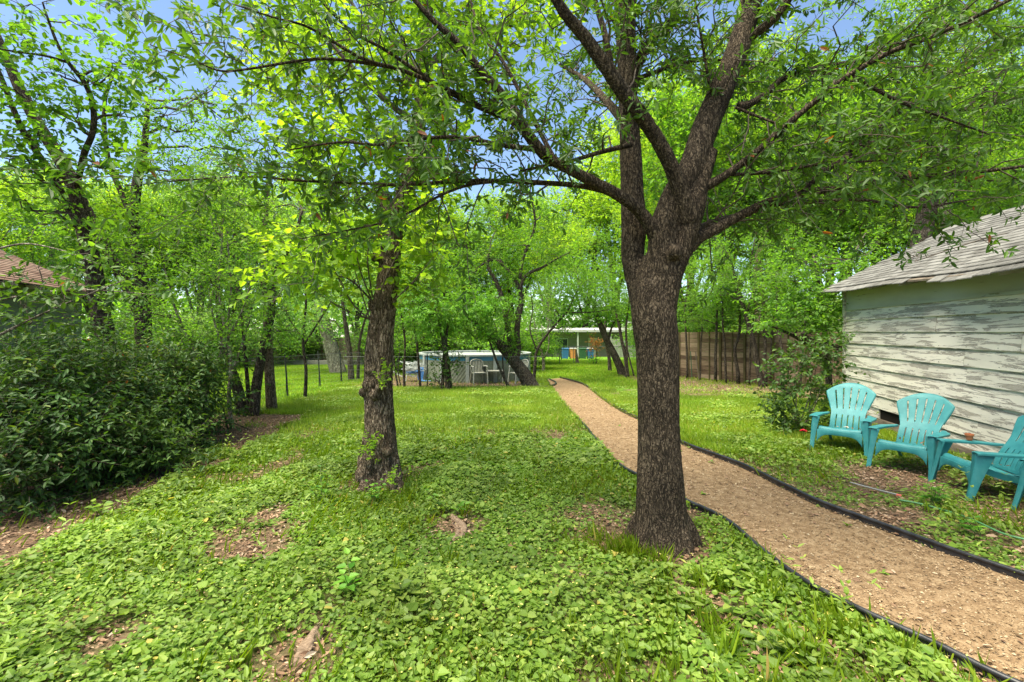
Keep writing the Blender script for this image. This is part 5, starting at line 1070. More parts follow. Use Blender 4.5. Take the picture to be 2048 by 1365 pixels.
tree('forked_tree', 'tall dark tree with two leaning stems rising out of the nandina thicket', 'tree', Wp(288, 830, 10), [
  poly_px([(292, 840, 10, .17), (288, 720, 10, .16), (285, 600, 10, .15), (278, 520, 10, .13), (268, 440, 9.9, .11), (275, 360, 9.8, .09), (288, 300, 9.8, .07), (296, 200, 9.8, .04)]),
  poly_px([(286, 640, 10, .12), (255, 575, 9.9, .11), (225, 520, 9.8, .10), (190, 450, 9.7, .085), (150, 370, 9.6, .07), (100, 300, 9.5, .05), (60, 230, 9.5, .03)]),
  poly_px([(268, 440, 9.9, .07), (240, 380, 9.8, .055), (215, 310, 9.7, .045), (210, 200, 9.6, .035), (245, 110, 9.6, .02)])],
  px_blobs([(330, 230, 9.8, (.7, .7, .5), 1.1), (400, 260, 10, (.7, .7, .5), 1.1), (300, 300, 9.6, (.6, .6, .5), 1), (250, 420, 9.4, (.6, .6, .5), 1), (160, 460, 9.2, (.7, .6, .4), 1), (370, 330, 9.6, (.7, .7, .5), 1), (460, 300, 10.2, (.7, .7, .5), 1.1), (430, 210, 10.5, (.6, .7, .4), .7), (500, 230, 10.5, (.5, .6, .4), .6), (80, 450, 9.3, (.8, .7, .35), 1), (230, 500, 9.3, (.5, .5, .4), .8)]),
  'mid_leaf', 'dark_bark', seed=32, ntw=75, tl=.34, nl=7, L=.075, ar=.5)
tree('privet_tree', 'glossy multi-stemmed privet small tree with low forked trunk beside the nandina thicket', 'tree', Gp(404, 868), [
  poly_px([(404, 872, 7.9, .075), (408, 800, 8.0, .062), (414, 765, 8.0, .055), (418, 745, 8.0, .052)]),
  poly_px([(417, 750, 8.0, .042), (402, 720, 8.0, .034), (385, 690, 8, .03), (365, 655, 8, .026), (345, 600, 8, .02), (330, 540, 8, .014)]),
  poly_px([(417, 750, 8.0, .042), (435, 728, 8.0, .034), (445, 700, 7.9, .03), (448, 650, 7.9, .024), (438, 580, 8, .018), (445, 480, 8, .012)]),
  poly_px([(440, 720, 7.9, .02), (455, 680, 7.8, .018), (485, 620, 7.7, .014), (510, 540, 7.7, .009)])],
  px_blobs([(300, 560, 7.7, (.5, .5, .4), 1.1), (360, 500, 7.8, (.6, .5, .45), 1.2), (440, 470, 7.9, (.6, .5, .45), 1.2), (510, 470, 8, (.45, .5, .4), 1), (500, 560, 7.9, (.5, .5, .4), 1.1), (420, 560, 7.7, (.5, .5, .4), 1.2), (340, 630, 7.5, (.5, .4, .35), 1), (460, 640, 7.7, (.45, .4, .35), 1), (520, 640, 7.9, (.3, .4, .25), .6), (300, 440, 8, (.5, .5, .4), 1), (400, 390, 8.2, (.6, .5, .4), 1.1), (480, 380, 8.3, (.5, .5, .4), 1), (250, 500, 7.8, (.45, .4, .3), .8), (380, 680, 7.3, (.5, .4, .25), .8), (330, 350, 8.3, (.5, .5, .4), 1), (250, 620, 7.4, (.4, .4, .3), .7)]),
  'mid_leaf', 'pale_bark', seed=33, ntw=95, tl=.28, nl=8, L=.055, ar=.46)
tree('overhanging_shrub', 'arching shrub with broad glossy leaves reaching across the grey house wall at the left edge', 'shrub', Wp(-160, 960, 5.2), [
  poly_px([(-170, 980, 5.2, .04), (-150, 800, 5.2, .034), (-110, 720, 5.2, .028), (-40, 690, 5.2, .018), (60, 640, 5.2, .012), (150, 600, 5.2, .008), (250, 560, 5.3, .004)]),
  poly_px([(-110, 720, 5.2, .02), (-50, 620, 5.3, .016), (60, 590, 5.4, .012), (170, 580, 5.4, .009), (310, 590, 5.5, .004)]),
  poly_px([(-110, 720, 5.2, .02), (-60, 540, 5.3, .016), (30, 490, 5.4, .01), (120, 500, 5.5, .006), (200, 530, 5.5, .003)])],
  px_blobs([(40, 600, 5.2, (.5, .35, .18), 1), (130, 585, 5.3, (.5, .35, .16), 1), (220, 570, 5.4, (.4, .3, .15), .8), (60, 650, 5.1, (.5, .3, .13), .7), (290, 590, 5.5, (.3, .3, .12), .5), (-60, 600, 5.2, (.5, .4, .3), 1), (150, 640, 5.3, (.45, .3, .12), .5), (80, 520, 5.5, (.5, .3, .12), .4), (180, 510, 5.5, (.4, .3, .12), .4)]),
  'dark_leaf', 'pale_bark', seed=34, ntw=24, tl=.30, nl=7, L=.085, ar=.48, droop=.35, sub=4)
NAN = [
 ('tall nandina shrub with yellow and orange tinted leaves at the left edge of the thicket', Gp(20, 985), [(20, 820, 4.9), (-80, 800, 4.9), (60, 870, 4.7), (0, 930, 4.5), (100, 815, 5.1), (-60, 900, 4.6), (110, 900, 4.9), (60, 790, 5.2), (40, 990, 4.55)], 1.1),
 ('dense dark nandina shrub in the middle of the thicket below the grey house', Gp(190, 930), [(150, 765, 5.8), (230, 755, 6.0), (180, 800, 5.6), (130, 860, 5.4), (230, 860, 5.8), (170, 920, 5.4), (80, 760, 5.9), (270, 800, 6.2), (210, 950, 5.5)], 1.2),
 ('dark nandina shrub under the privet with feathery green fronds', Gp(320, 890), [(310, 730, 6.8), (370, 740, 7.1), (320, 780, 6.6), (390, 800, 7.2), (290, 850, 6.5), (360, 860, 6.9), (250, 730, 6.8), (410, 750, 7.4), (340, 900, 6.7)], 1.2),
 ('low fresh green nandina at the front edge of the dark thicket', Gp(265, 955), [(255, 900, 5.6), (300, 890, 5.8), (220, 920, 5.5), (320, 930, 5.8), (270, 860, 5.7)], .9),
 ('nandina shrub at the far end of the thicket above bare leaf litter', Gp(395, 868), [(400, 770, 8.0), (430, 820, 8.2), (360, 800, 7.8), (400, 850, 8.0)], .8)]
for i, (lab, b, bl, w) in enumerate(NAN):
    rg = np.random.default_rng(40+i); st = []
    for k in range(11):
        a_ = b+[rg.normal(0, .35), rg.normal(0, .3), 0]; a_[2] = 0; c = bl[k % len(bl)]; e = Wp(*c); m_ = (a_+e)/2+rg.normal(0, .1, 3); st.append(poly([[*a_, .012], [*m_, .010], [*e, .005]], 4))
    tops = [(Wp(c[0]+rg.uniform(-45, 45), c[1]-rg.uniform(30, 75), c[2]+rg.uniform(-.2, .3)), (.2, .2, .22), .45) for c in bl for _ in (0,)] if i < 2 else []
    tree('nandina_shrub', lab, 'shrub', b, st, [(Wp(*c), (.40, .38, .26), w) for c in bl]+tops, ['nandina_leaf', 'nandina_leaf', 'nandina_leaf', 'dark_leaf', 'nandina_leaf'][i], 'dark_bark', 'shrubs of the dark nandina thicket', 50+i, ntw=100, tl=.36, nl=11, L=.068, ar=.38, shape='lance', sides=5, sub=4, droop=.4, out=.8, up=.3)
rg = np.random.default_rng(60)
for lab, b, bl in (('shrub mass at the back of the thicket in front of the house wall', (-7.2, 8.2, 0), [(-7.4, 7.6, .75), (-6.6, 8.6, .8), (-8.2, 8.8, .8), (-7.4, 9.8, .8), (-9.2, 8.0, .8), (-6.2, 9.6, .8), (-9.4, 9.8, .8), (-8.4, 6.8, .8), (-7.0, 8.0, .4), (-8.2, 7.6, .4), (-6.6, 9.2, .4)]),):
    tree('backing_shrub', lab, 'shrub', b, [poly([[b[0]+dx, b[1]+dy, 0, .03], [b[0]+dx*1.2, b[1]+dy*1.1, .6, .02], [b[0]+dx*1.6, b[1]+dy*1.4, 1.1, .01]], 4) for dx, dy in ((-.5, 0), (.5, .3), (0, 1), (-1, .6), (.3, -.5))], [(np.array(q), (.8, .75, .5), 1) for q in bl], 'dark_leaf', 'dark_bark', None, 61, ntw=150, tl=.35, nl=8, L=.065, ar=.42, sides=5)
def simple(name, label, px, py, pts, blobs, leaf, bark='dark_bark', group=None, seed=0, d0=None, **kw):
    b = Gp(px, py)
    if d0: b = np.array([(px-1024)/F*d0, d0, float(gz(0, d0))])
    d = b[1]
    tr = [poly_px([(q[0], q[1], d+(q[3] if len(q) > 3 else 0), q[2]) for q in line], 5) for line in pts]
    tr[0][0][0] = b-[0, 0, .05]
    return tree(name, label, 'tree', b, tr, [(Wp(q[0], q[1], d+q[2]), np.array(q[3])*np.ones(3), q[4] if len(q) > 4 else 1) for q in blobs], leaf, bark, group, seed, **kw)
simple('clump_tree', 'three-stemmed dark tree rising from bare soil by the wire fence', 495, 832,
  [[(485, 832, .13), (478, 790, .11), (466, 750, .095), (452, 710, .08), (440, 660, .06), (435, 590, .04)], [(508, 832, .11), (512, 780, .10), (520, 730, .09), (530, 680, .085), (540, 640, .08), (545, 600, .075), (548, 560, .07), (565, 520, .06), (590, 470, .04), (605, 420, .025)], [(498, 832, .05), (496, 780, .042), (492, 730, .035), (488, 680, .03), (480, 600, .02)]],
  [(440, 560, 0, (.7, .7, .5)), (500, 520, .2, (.7, .7, .5)), (560, 480, 0, (.7, .6, .5)), (600, 420, .2, (.6, .6, .5), .8), (540, 600, -.3, (.5, .5, .35), .8), (450, 640, -.4, (.5, .5, .35), .8), (500, 400, .4, (.9, .8, .6), 1.2), (420, 440, .2, (.9, .8, .6), 1.2), (570, 660, -.2, (.45, .4, .3), .6), (520, 300, .5, (.9, .8, .6), 1.1), (440, 730, -.5, (.4, .4, .3), .5)], 'mid_leaf', seed=71, ntw=90, tl=.36, nl=7, L=.07, ar=.5)
simple('straight_tree', 'straight brown tree trunk right beside the three-stemmed clump', 544, 825,
  [[(544, 825, .12), (541, 780, .105), (538, 730, .10), (536, 680, .095), (534, 620, .085), (528, 540, .075), (530, 440, .06), (540, 330, .035)]],
  [(560, 560, .4, (.6, .6, .45)), (490, 460, .6, (.9, .9, .6), 1.2), (590, 340, .6, (.8, .8, .6), 1), (480, 330, 1, (.9, .8, .6), 1), (560, 690, .3, (.3, .3, .25), .4)], 'mid_leaf', 'rough_bark', seed=72, ntw=90, tl=.36, nl=7, L=.07, ar=.5)
simple('airy_sapling', 'airy bright sapling standing between the privet and the three-stemmed clump', 462, 850,
  [[(462, 850, .04), (458, 790, .035), (462, 730, .03), (455, 660, .025), (462, 580, .02), (455, 480, .012)], [(460, 760, .02), (480, 700, .016), (500, 640, .012)], [(458, 720, .02), (430, 650, .016), (415, 560, .01)]],
  [(455, 520, 0, (.45, .4, .4)), (500, 600, 0, (.4, .4, .3), .8), (420, 560, 0, (.4, .4, .35), .9), (470, 430, .1, (.5, .5, .4)), (440, 360, .3, (.5, .5, .4), .8), (500, 690, 0, (.3, .3, .2), .6)], 'pale_leaf', 'pale_bark', seed=76, ntw=60, tl=.3, nl=7, L=.075, ar=.5)
simple('airy_sapling', 'slender bright-leaved sapling behind the wire fence left of the old tree', 610, 800,
  [[(610, 800, .05), (612, 740, .04), (606, 680, .035), (612, 600, .03), (604, 520, .02)], [(608, 690, .025), (640, 640, .02), (665, 600, .012)], [(608, 680, .02), (580, 640, .016), (560, 590, .01)]],
  [(605, 540, 0, (.7, .6, .45)), (660, 590, 0, (.6, .6, .35), .8), (565, 580, 0, (.6, .6, .4), .9), (610, 640, .2, (.6, .5, .3), .6), (560, 660, 0, (.5, .5, .3), .5)], 'pale_leaf', 'dark_bark', seed=77, ntw=75, tl=.36, nl=7, L=.085, ar=.52)
simple('slim_tree', 'slim grey tree inside the left lawn just behind the wire fence', 703, 762,
  [[(703, 762, .13), (700, 720, .11), (697, 690, .10), (690, 640, .08), (680, 570, .05)]],
  [(660, 600, 0, (1.1, 1, .6)), (720, 590, .5, (1.1, 1, .6)), (690, 520, 0, (1.2, 1, .7)), (620, 640, .6, (.9, .9, .45), .7)], 'pale_leaf', seed=73, ntw=120, tl=.5, nl=7, L=.10, ar=.55)
simple('slim_tree', 'thin dark stem with twining growth left of the old tree trunk', 716, 760,
  [[(716, 760, .07), (717, 720, .06), (720, 680, .05), (730, 640, .04), (745, 600, .02)]],
  [(740, 620, .5, (.9, .9, .5), .8), (720, 560, .8, (1, 1, .6), .8)], 'pale_leaf', seed=74, ntw=110, tl=.45, nl=7, L=.09, ar=.55)
simple('leaning_pale_tree', 'thick pale trunk leaning left at the back of the bright lawn', 676, 747,
  [[(678, 750, .42), (668, 715, .36), (655, 670, .32), (643, 625, .28), (628, 560, .22), (610, 480, .14)]],
  [(600, 560, 0, (2.2, 2, 1.2)), (660, 500, 1, (2.2, 2, 1.2)), (560, 480, 1, (2.2, 2, 1.3)), (620, 400, 1, (2.4, 2, 1.5)), (700, 420, 2, (2, 2, 1.4)), (570, 620, .5, (1.6, 1.5, .8), .7), (640, 640, -.5, (1.5, 1.5, .6), .5)], 'pale_leaf', 'pale_bark', seed=75, ntw=230, tl=.7, nl=8, L=.14, ar=.55, shape='dia')

# ------------------------------------------------------------------ trees round the pool
simple('pool_tree', 'big leaning tree with several dark limbs at the right end of the swimming pool', 1062, 776,
  [[(1064, 778, .30), (1052, 755, .25), (1038, 735, .22), (1020, 712, .20), (1008, 698, .185), (985, 675, .14), (960, 650, .125), (935, 628, .115), (910, 605, .10), (880, 582, .09), (850, 570, .07), (830, 558, .04)],
   [(1030, 720, .15), (1036, 695, .12), (1034, 670, .105), (1036, 640, .10), (1042, 610, .09), (1040, 585, .085), (1030, 560, .07), (1015, 540, .06), (1000, 520, .04)],
   [(1025, 712, .12), (1020, 680, .10), (1015, 650, .09), (1008, 620, .085), (1002, 590, .08), (990, 560, .07), (975, 530, .06), (980, 500, .04)],
   [(1040, 590, .07), (1046, 560, .06), (1062, 545, .055), (1085, 535, .045), (1110, 520, .03), (1140, 505, .015)],
   [(1042, 610, .04), (1010, 602, .04), (985, 595, .035), (970, 600, .02)], [(1015, 540, .05), (1000, 525, .045), (985, 520, .04), (965, 530, .035), (950, 545, .02)],
   [(1040, 560, .06), (1045, 520, .055), (1062, 480, .05), (1070, 440, .04), (1060, 380, .02)]],
  [(870, 570, -.4, (.9, .8, .45)), (920, 545, 0, (1, .9, .5)), (980, 510, 0, (1, .9, .5)), (1050, 490, 0, (1, .9, .5)), (1110, 510, .2, (.9, .9, .45)), (940, 600, -1, (.6, .6, .3), .6), (980, 440, .3, (1.2, 1, .6)), (1060, 420, .3, (1.2, 1, .6)), (900, 490, .2, (1, .9, .5)), (1100, 440, .8, (1, .9, .6)), (850, 620, -.6, (.6, .6, .35), .7), (1030, 560, 0, (.6, .7, .35), .7), (1020, 650, -.2, (.25, .25, .5), .35), (1025, 690, -.2, (.2, .2, .25), .3)], 'mid_leaf', seed=81, ntw=170, tl=.42, nl=8, L=.085, ar=.45)
simple('feathery_sapling', 'sapling with bright feathery leaves and two thin bare stems before the pool', 1018, 778,
  [[(1020, 780, .05), (1008, 755, .045), (996, 730, .04), (985, 700, .036), (975, 670, .03), (968, 650, .024), (955, 630, .015)], [(1012, 765, .03), (1006, 735, .028), (1006, 700, .025), (1010, 660, .022), (1018, 620, .018), (1030, 590, .01)], [(985, 705, .02), (995, 680, .018), (990, 650, .014), (975, 625, .01)]],
  [(950, 615, -.8, (.75, .6, .22)), (900, 620, -1.0, (.8, .6, .22)), (860, 630, -1.1, (.7, .6, .25)), (990, 610, -.8, (.6, .6, .2)), (930, 650, -.7, (.6, .5, .2), .7), (980, 660, -.5, (.5, .5, .2), .6), (870, 660, -.8, (.6, .5, .25), .7), (830, 610, -1, (.6, .5, .25), .8)], 'weed_leaf', seed=82, ntw=85, tl=.55, nl=16, L=.12, ar=.26, shape='lance', droop=.35, out=.9, up=.05)
simple('ivy_stem', 'upright pair of stems wrapped in ivy leaves before the left half of the pool', 893, 784,
  [[(897, 786, .11), (896, 750, .095), (892, 715, .09), (888, 680, .085), (882, 650, .08), (874, 620, .06), (865, 590, .03)], [(884, 784, .06), (886, 750, .05), (888, 710, .045), (893, 670, .04), (900, 620, .03)]],
  [(880, 720, -.1, (.32, .25, .5), 1.1), (900, 740, 0, (.3, .2, .5), .8), (870, 760, 0, (.2, .2, .3), .5), (880, 640, 0, (.6, .5, .4)), (850, 600, 0, (.7, .6, .4)), (915, 720, 0, (.25, .2, .2), .4)], 'dark_leaf', seed=83, ntw=70, tl=.2, nl=6, L=.07, ar=.6)
simple('thin_tree', 'thin bare-stemmed tree left of the pool with a low leafy top', 840, 778,
  [[(841, 779, .045), (838, 740, .04), (835, 700, .035), (830, 660, .03), (826, 630, .025), (815, 590, .015)], [(832, 680, .02), (845, 650, .016), (860, 630, .01)]],
  [(820, 590, 0, (.8, .7, .4)), (800, 640, 0, (.6, .6, .4), .7), (850, 560, .3, (.7, .7, .4))], 'mid_leaf', seed=84, ntw=90, tl=.4, nl=7, L=.08, ar=.5)
simple('thin_tree', 'thin dark sapling directly right of the old tree trunk', 808, 778,
  [[(809, 779, .045), (808, 740, .04), (810, 690, .035), (806, 650, .03), (798, 600, .02), (794, 560, .01)], [(796, 775, .03), (790, 740, .028), (786, 700, .025), (784, 660, .015)], [(802, 775, .02), (796, 740, .018), (800, 700, .015)]],
  [(790, 600, 0, (.7, .6, .5)), (830, 640, .3, (.6, .6, .4), .6), (790, 680, .2, (.4, .4, .4), .5), (800, 540, .4, (.8, .7, .5))], 'mid_leaf', seed=85, ntw=90, tl=.4, nl=7, L=.08, ar=.5)
simple('arching_tree', 'slender tree arching right over the far end of the path', 1068, 765,
  [[(1067, 768, .07), (1070, 735, .06), (1073, 705, .055), (1085, 682, .05), (1102, 660, .046), (1120, 640, .04), (1135, 622, .035), (1146, 600, .03), (1160, 570, .02)], [(1135, 625, .03), (1165, 626, .025), (1190, 624, .02), (1220, 620, .01)], [(1073, 700, .03), (1060, 660, .025), (1065, 620, .02), (1060, 570, .01)]],
  [(1150, 590, 0, (1, .9, .35)), (1190, 600, 0, (.9, .9, .3)), (1120, 580, 0, (.9, .9, .35)), (1180, 560, .5, (1.1, 1, .5)), (1110, 620, -.2, (.6, .6, .25), .7), (1220, 620, .2, (.7, .7, .25), .7), (1150, 530, .5, (1.1, 1, .5)), (1130, 655, 0, (.4, .4, .2), .4)], 'mid_leaf', seed=86, ntw=150, tl=.42, nl=8, L=.085, ar=.48)
simple('pale_sapling', 'small pale-barked forked tree on the grass beyond the end of the path', 1087, 743,
  [[(1087, 744, .10), (1087, 725, .085), (1084, 708, .07), (1078, 690, .05), (1072, 665, .035), (1068, 640, .02)], [(1087, 718, .05), (1096, 700, .045), (1098, 680, .04), (1096, 655, .03), (1100, 630, .015)], [(1085, 705, .03), (1086, 680, .025), (1083, 650, .015)]],
  [(1080, 640, 0, (.9, .9, .5), .7), (1100, 620, 0, (.9, .9, .5), .7), (1070, 600, .5, (1, 1, .6), .8), (1110, 580, 1, (1, 1, .6), .8)], 'pale_leaf', 'pale_bark', seed=87, ntw=130, tl=.45, nl=7, L=.09, ar=.5)
simple('leaning_dark_tree', 'dark tree leaning left over the grass beyond the path just left of the oak trunk', 1245, 752,
  [[(1247, 754, .22), (1238, 730, .18), (1226, 705, .165), (1213, 680, .15), (1203, 655, .14), (1192, 630, .11), (1185, 600, .07)], [(1215, 690, .06), (1222, 660, .05), (1232, 630, .04), (1236, 590, .02)]],
  [(1180, 590, 0, (1, 1, .45)), (1230, 580, 0, (1, 1, .5)), (1200, 540, .5, (1.2, 1.1, .6)), (1150, 560, 0, (1, 1, .4)), (1210, 625, -.3, (.8, .7, .25), .8), (1180, 635, -.3, (.7, .7, .2), .7), (1240, 630, .3, (.8, .8, .3), .8), (1200, 480, 1, (1.4, 1.2, .7))], 'mid_leaf', seed=88, ntw=170, tl=.45, nl=8, L=.09, ar=.48)
simple('dark_stem', 'vertical dark stem crossing behind the leaning dark tree', 1220, 744,
  [[(1220, 745, .11), (1218, 715, .09), (1213, 690, .085), (1210, 660, .075), (1212, 620, .05), (1210, 570, .03)]], [(1215, 560, .3, (1, 1, .5)), (1250, 530, .6, (1.1, 1, .6))], 'mid_leaf', seed=89, ntw=150, tl=.45, nl=8, L=.09, ar=.48)
simple('split_tree', 'thin split-stemmed tree close to the left side of the oak trunk', 1254, 756,
  [[(1255, 757, .10), (1252, 725, .08), (1248, 700, .075), (1243, 680, .07), (1238, 650, .06), (1230, 620, .03)], [(1253, 740, .06), (1254, 700, .05), (1252, 660, .045), (1256, 620, .035), (1262, 570, .02)], [(1268, 752, .035), (1262, 730, .033), (1254, 700, .03), (1246, 690, .02)]],
  [(1260, 590, 0, (.9, .9, .5)), (1240, 620, 0, (.6, .6, .3), .6), (1280, 560, .5, (1, 1, .6))], 'mid_leaf', seed=90, ntw=140, tl=.45, nl=8, L=.09, ar=.48)
simple('orange_sapling', 'small sapling with orange-pink new leaves on the lawn beyond the path', 1193, 730,
  [[(1193, 731, .05), (1192, 715, .035), (1193, 700, .025), (1190, 680, .012)]], [(1192, 695, 0, (.5, .4, .5), .9), (1184, 686, 0, (.4, .4, .4), .6)], 'autumn_leaf', seed=91, ntw=70, tl=.4, nl=6, L=.12, ar=.4)
simple('small_green_shrub', 'small green shrub at the foot of the orange-leaved sapling', 1187, 730, [[(1187, 731, .03), (1186, 720, .02)]], [(1186, 722, 0, (.35, .3, .28), 1)], 'mid_leaf', seed=92, ntw=60, tl=.3, nl=6, L=.1, ar=.5)
for px, py, ty, lb in ((1119, 729, 676, 'grey steel pole standing on the grass left of the bins'), (1122.5, 722, 690, 'short black post just right of the grey steel pole')):
    a_ = Gp(px, py); g = Geo(); g.tube([a_, Wp(px, ty, a_[1])], .035, 8); tagp(part('post', g, M['galv' if py > 725 else 'black_metal']), lb, 'post')
for px, py, tx, ty, lb in ((1153, 728, 1152, 700, 'upright weathered stump post on the far grass'), (1157, 728, 1152, 702, 'dead branch leaning against the weathered stump post')):
    a_ = Gp(px, py); g = Geo(); g.tube([a_, Wp(tx, ty, a_[1])], [.08, .06], 8); tagp(part('wood_post', g, M['old_wood']), lb, 'post')

# ------------------------------------------------------------------ right side, along the wooden fence
simple('fence_tree', 'dark leaning tree with curved stem standing before the wooden fence near the leafy bush', 1523, 772,
  [[(1526, 775, .12), (1518, 745, .10), (1512, 715, .09), (1508, 690, .085), (1500, 660, .08), (1492, 630, .075), (1482, 600, .06), (1474, 570, .05), (1462, 520, .03)], [(1492, 630, .05), (1505, 590, .04), (1500, 540, .03), (1510, 480, .02)]],
  [(1480, 560, 0, (.9, .8, .5)), (1530, 540, 0, (.9, .8, .5)), (1450, 500, 0, (.9, .9, .6)), (1510, 470, 0, (1, .9, .6)), (1440, 590, .3, (.6, .6, .4), .7), (1560, 600, -.3, (.7, .6, .35)), (1570, 490, .3, (1, .9, .5)), (1520, 620, 0, (.5, .5, .25), .6)], 'mid_leaf', seed=101, d0=16.6, ntw=150, tl=.4, nl=8, L=.08, ar=.45)
simple('crooked_tree', 'crooked thin tree in front of the middle of the wooden fence', 1476, 752,
  [[(1477, 753, .075), (1474, 735, .06), (1471, 715, .055), (1470, 695, .05), (1477, 675, .05), (1480, 650, .045), (1478, 615, .035), (1468, 570, .02)]],
  [(1450, 600, 0, (.8, .7, .45)), (1480, 560, .3, (.9, .8, .5)), (1420, 570, .3, (.9, .8, .5)), (1490, 640, .2, (.4, .4, .3), .4)], 'mid_leaf', seed=102, d0=17.6, ntw=140, tl=.4, nl=8, L=.08, ar=.45)
simple('fence_sapling', 'slim straight sapling against the left part of the wooden fence', 1431, 748,
  [[(1431, 749, .06), (1431, 710, .05), (1433, 670, .045), (1434, 620, .035), (1438, 560, .02)]],
  [(1430, 590, 0, (.8, .8, .5)), (1400, 540, .4, (1, .9, .6)), (1450, 520, .4, (1, .9, .6)), (1410, 640, .2, (.5, .5, .3), .5)], 'mid_leaf', seed=103, d0=18.7, ntw=140, tl=.4, nl=8, L=.08, ar=.45)
simple('fence_sapling', 'slim dark sapling nearest the right edge of the oak trunk by the fence', 1375, 747,
  [[(1375, 748, .05), (1374, 710, .045), (1372, 670, .04), (1370, 620, .03), (1376, 570, .015)]],
  [(1385, 600, 0, (.8, .7, .5)), (1400, 640, 0, (.5, .5, .3), .6), (1380, 540, .4, (1, .9, .6)), (1395, 480, .6, (1, .9, .7))], 'mid_leaf', seed=104, d0=20.2, ntw=140, tl=.4, nl=8, L=.08, ar=.45)
simple('fence_sapling', 'twin thin stems before the fence right of the dark leaning tree', 1531, 757,
  [[(1532, 758, .06), (1530, 720, .05), (1530, 680, .045), (1527, 640, .035), (1530, 560, .02)], [(1541, 758, .035), (1540, 720, .03), (1545, 660, .02), (1550, 600, .012)]],
  [(1540, 580, 0, (.8, .8, .5)), (1570, 620, 0, (.7, .6, .4)), (1530, 520, .4, (1, .9, .6))], 'mid_leaf', seed=105, d0=16.5, ntw=140, tl=.4, nl=8, L=.08, ar=.45)
for i_, (px, w_, top, ln, lb) in enumerate([(1400, .035, 600, 6, 'pencil-thin sapling before the left end of the wooden fence'), (1452, .045, 560, -8, 'thin sapling leaning left before the middle of the wooden fence'), (1498, .04, 580, 10, 'thin sapling leaning right near the dark leaning fence tree'), (1566, .055, 540, -14, 'slim tree half hidden behind the leafy bush at the fence'), (1600, .05, 560, 12, 'slim dark tree at the right end of the wooden fence')]):
    dd = 15.09/((px-1024)/F+.3558)-.9-.2*(i_ % 2)
    simple('fence_sapling', lb, px, 760, [[(px, 765, w_), (px+ln*.2, 720, w_*.9), (px+ln*.3, 690, w_*.8), (px+ln*.8, 650, w_*.7), (px+ln, top, w_*.35)]], [(px+ln, top+10, 0, (.7, .6, .4)), (px-20, top+40, .3, (.5, .5, .3), .6)], 'mid_leaf', seed=140+i_, d0=dd, ntw=90, tl=.4, nl=7, L=.085, ar=.48)
rg = np.random.default_rng(110)
b = Gp(1612, 868); st = []
for k in range(9):
    a_ = b+[rg.normal(0, .22), rg.normal(.15, .2), 0]; e = Wp(1560+15*k, 740+rg.uniform(-40, 40), b[1]+.2+rg.uniform(-.3, .3)); st.append(poly([[*a_, .012], [*((a_+e)/2+rg.normal(0, .06, 3)), .009], [*e, .004]], 4))
tree('leafy_bush', 'broad-leaved green bush at the corner of the shed beside the first turquoise chair', 'shrub', b, st,
  [(Wp(px, py, b[1]+dd), np.array(r_), w) for px, py, dd, r_, w in [(1565, 800, 0, (.28, .3, .25), 1), (1610, 760, .1, (.35, .35, .28), 1.2), (1655, 790, .1, (.25, .35, .28), 1.1), (1590, 840, -.1, (.32, .3, .2), 1.1), (1645, 840, 0, (.25, .3, .2), 1), (1560, 750, .2, (.28, .3, .2), .8), (1620, 710, .3, (.32, .35, .2), 1), (1665, 730, .3, (.2, .3, .25), .9), (1580, 715, .4, (.3, .3, .16), .6), (1545, 830, .1, (.2, .25, .15), .6), (1670, 690, .4, (.15, .3, .2), .6)]],
  'dark_leaf', 'pale_bark', None, 111, ntw=62, tl=.24, nl=6, L=.072, ar=.62, shape='heart', droop=.3, sides=5)
tree('box_elder', 'bright green young tree hanging over the shed eave by the corner', 'tree', Wp(1660, 850, 11.6), [poly_px([(1660, 800, 11.6, .08), (1655, 720, 11.6, .07), (1648, 650, 11.5, .06), (1640, 590, 11.4, .05), (1630, 520, 11.3, .03)]), poly_px([(1655, 720, 11.6, .045), (1600, 680, 11.3, .04), (1560, 660, 11.1, .03), (1510, 640, 11, .012)])],
  px_blobs([(1600, 620, 10.8, (.7, .5, .25), 1.1), (1650, 620, 10.7, (.5, .4, .25), 1), (1560, 640, 10.8, (.6, .5, .22), 1), (1620, 580, 11, (.7, .6, .25), 1.1), (1580, 560, 11.2, (.7, .6, .3), 1), (1540, 590, 11, (.6, .5, .25), .8), (1640, 660, 10.6, (.5, .4, .2), .7), (1660, 540, 11.6, (.7, .6, .35), 1), (1600, 520, 11.6, (.8, .7, .4), 1), (1700, 530, 12.6, (.8, .7, .4), 1), (1760, 490, 13, (.9, .8, .4), 1)]),
  'mid_leaf', 'dark_bark', None, 112, ntw=85, tl=.4, nl=9, L=.085, ar=.5, droop=.35)
g = Geo(); P, r = poly_px([(1600, 672, 11.0, .07), (1630, 683, 10.8, .065), (1660, 692, 10.6, .06), (1690, 700, 10.5, .055)], 5); g.tube(P, r, 9); tagp(part('dead_bough', g, M['dark_bark'], smooth=True), 'dark broken bough lying across the gap between the fence and the shed corner', 'bough')
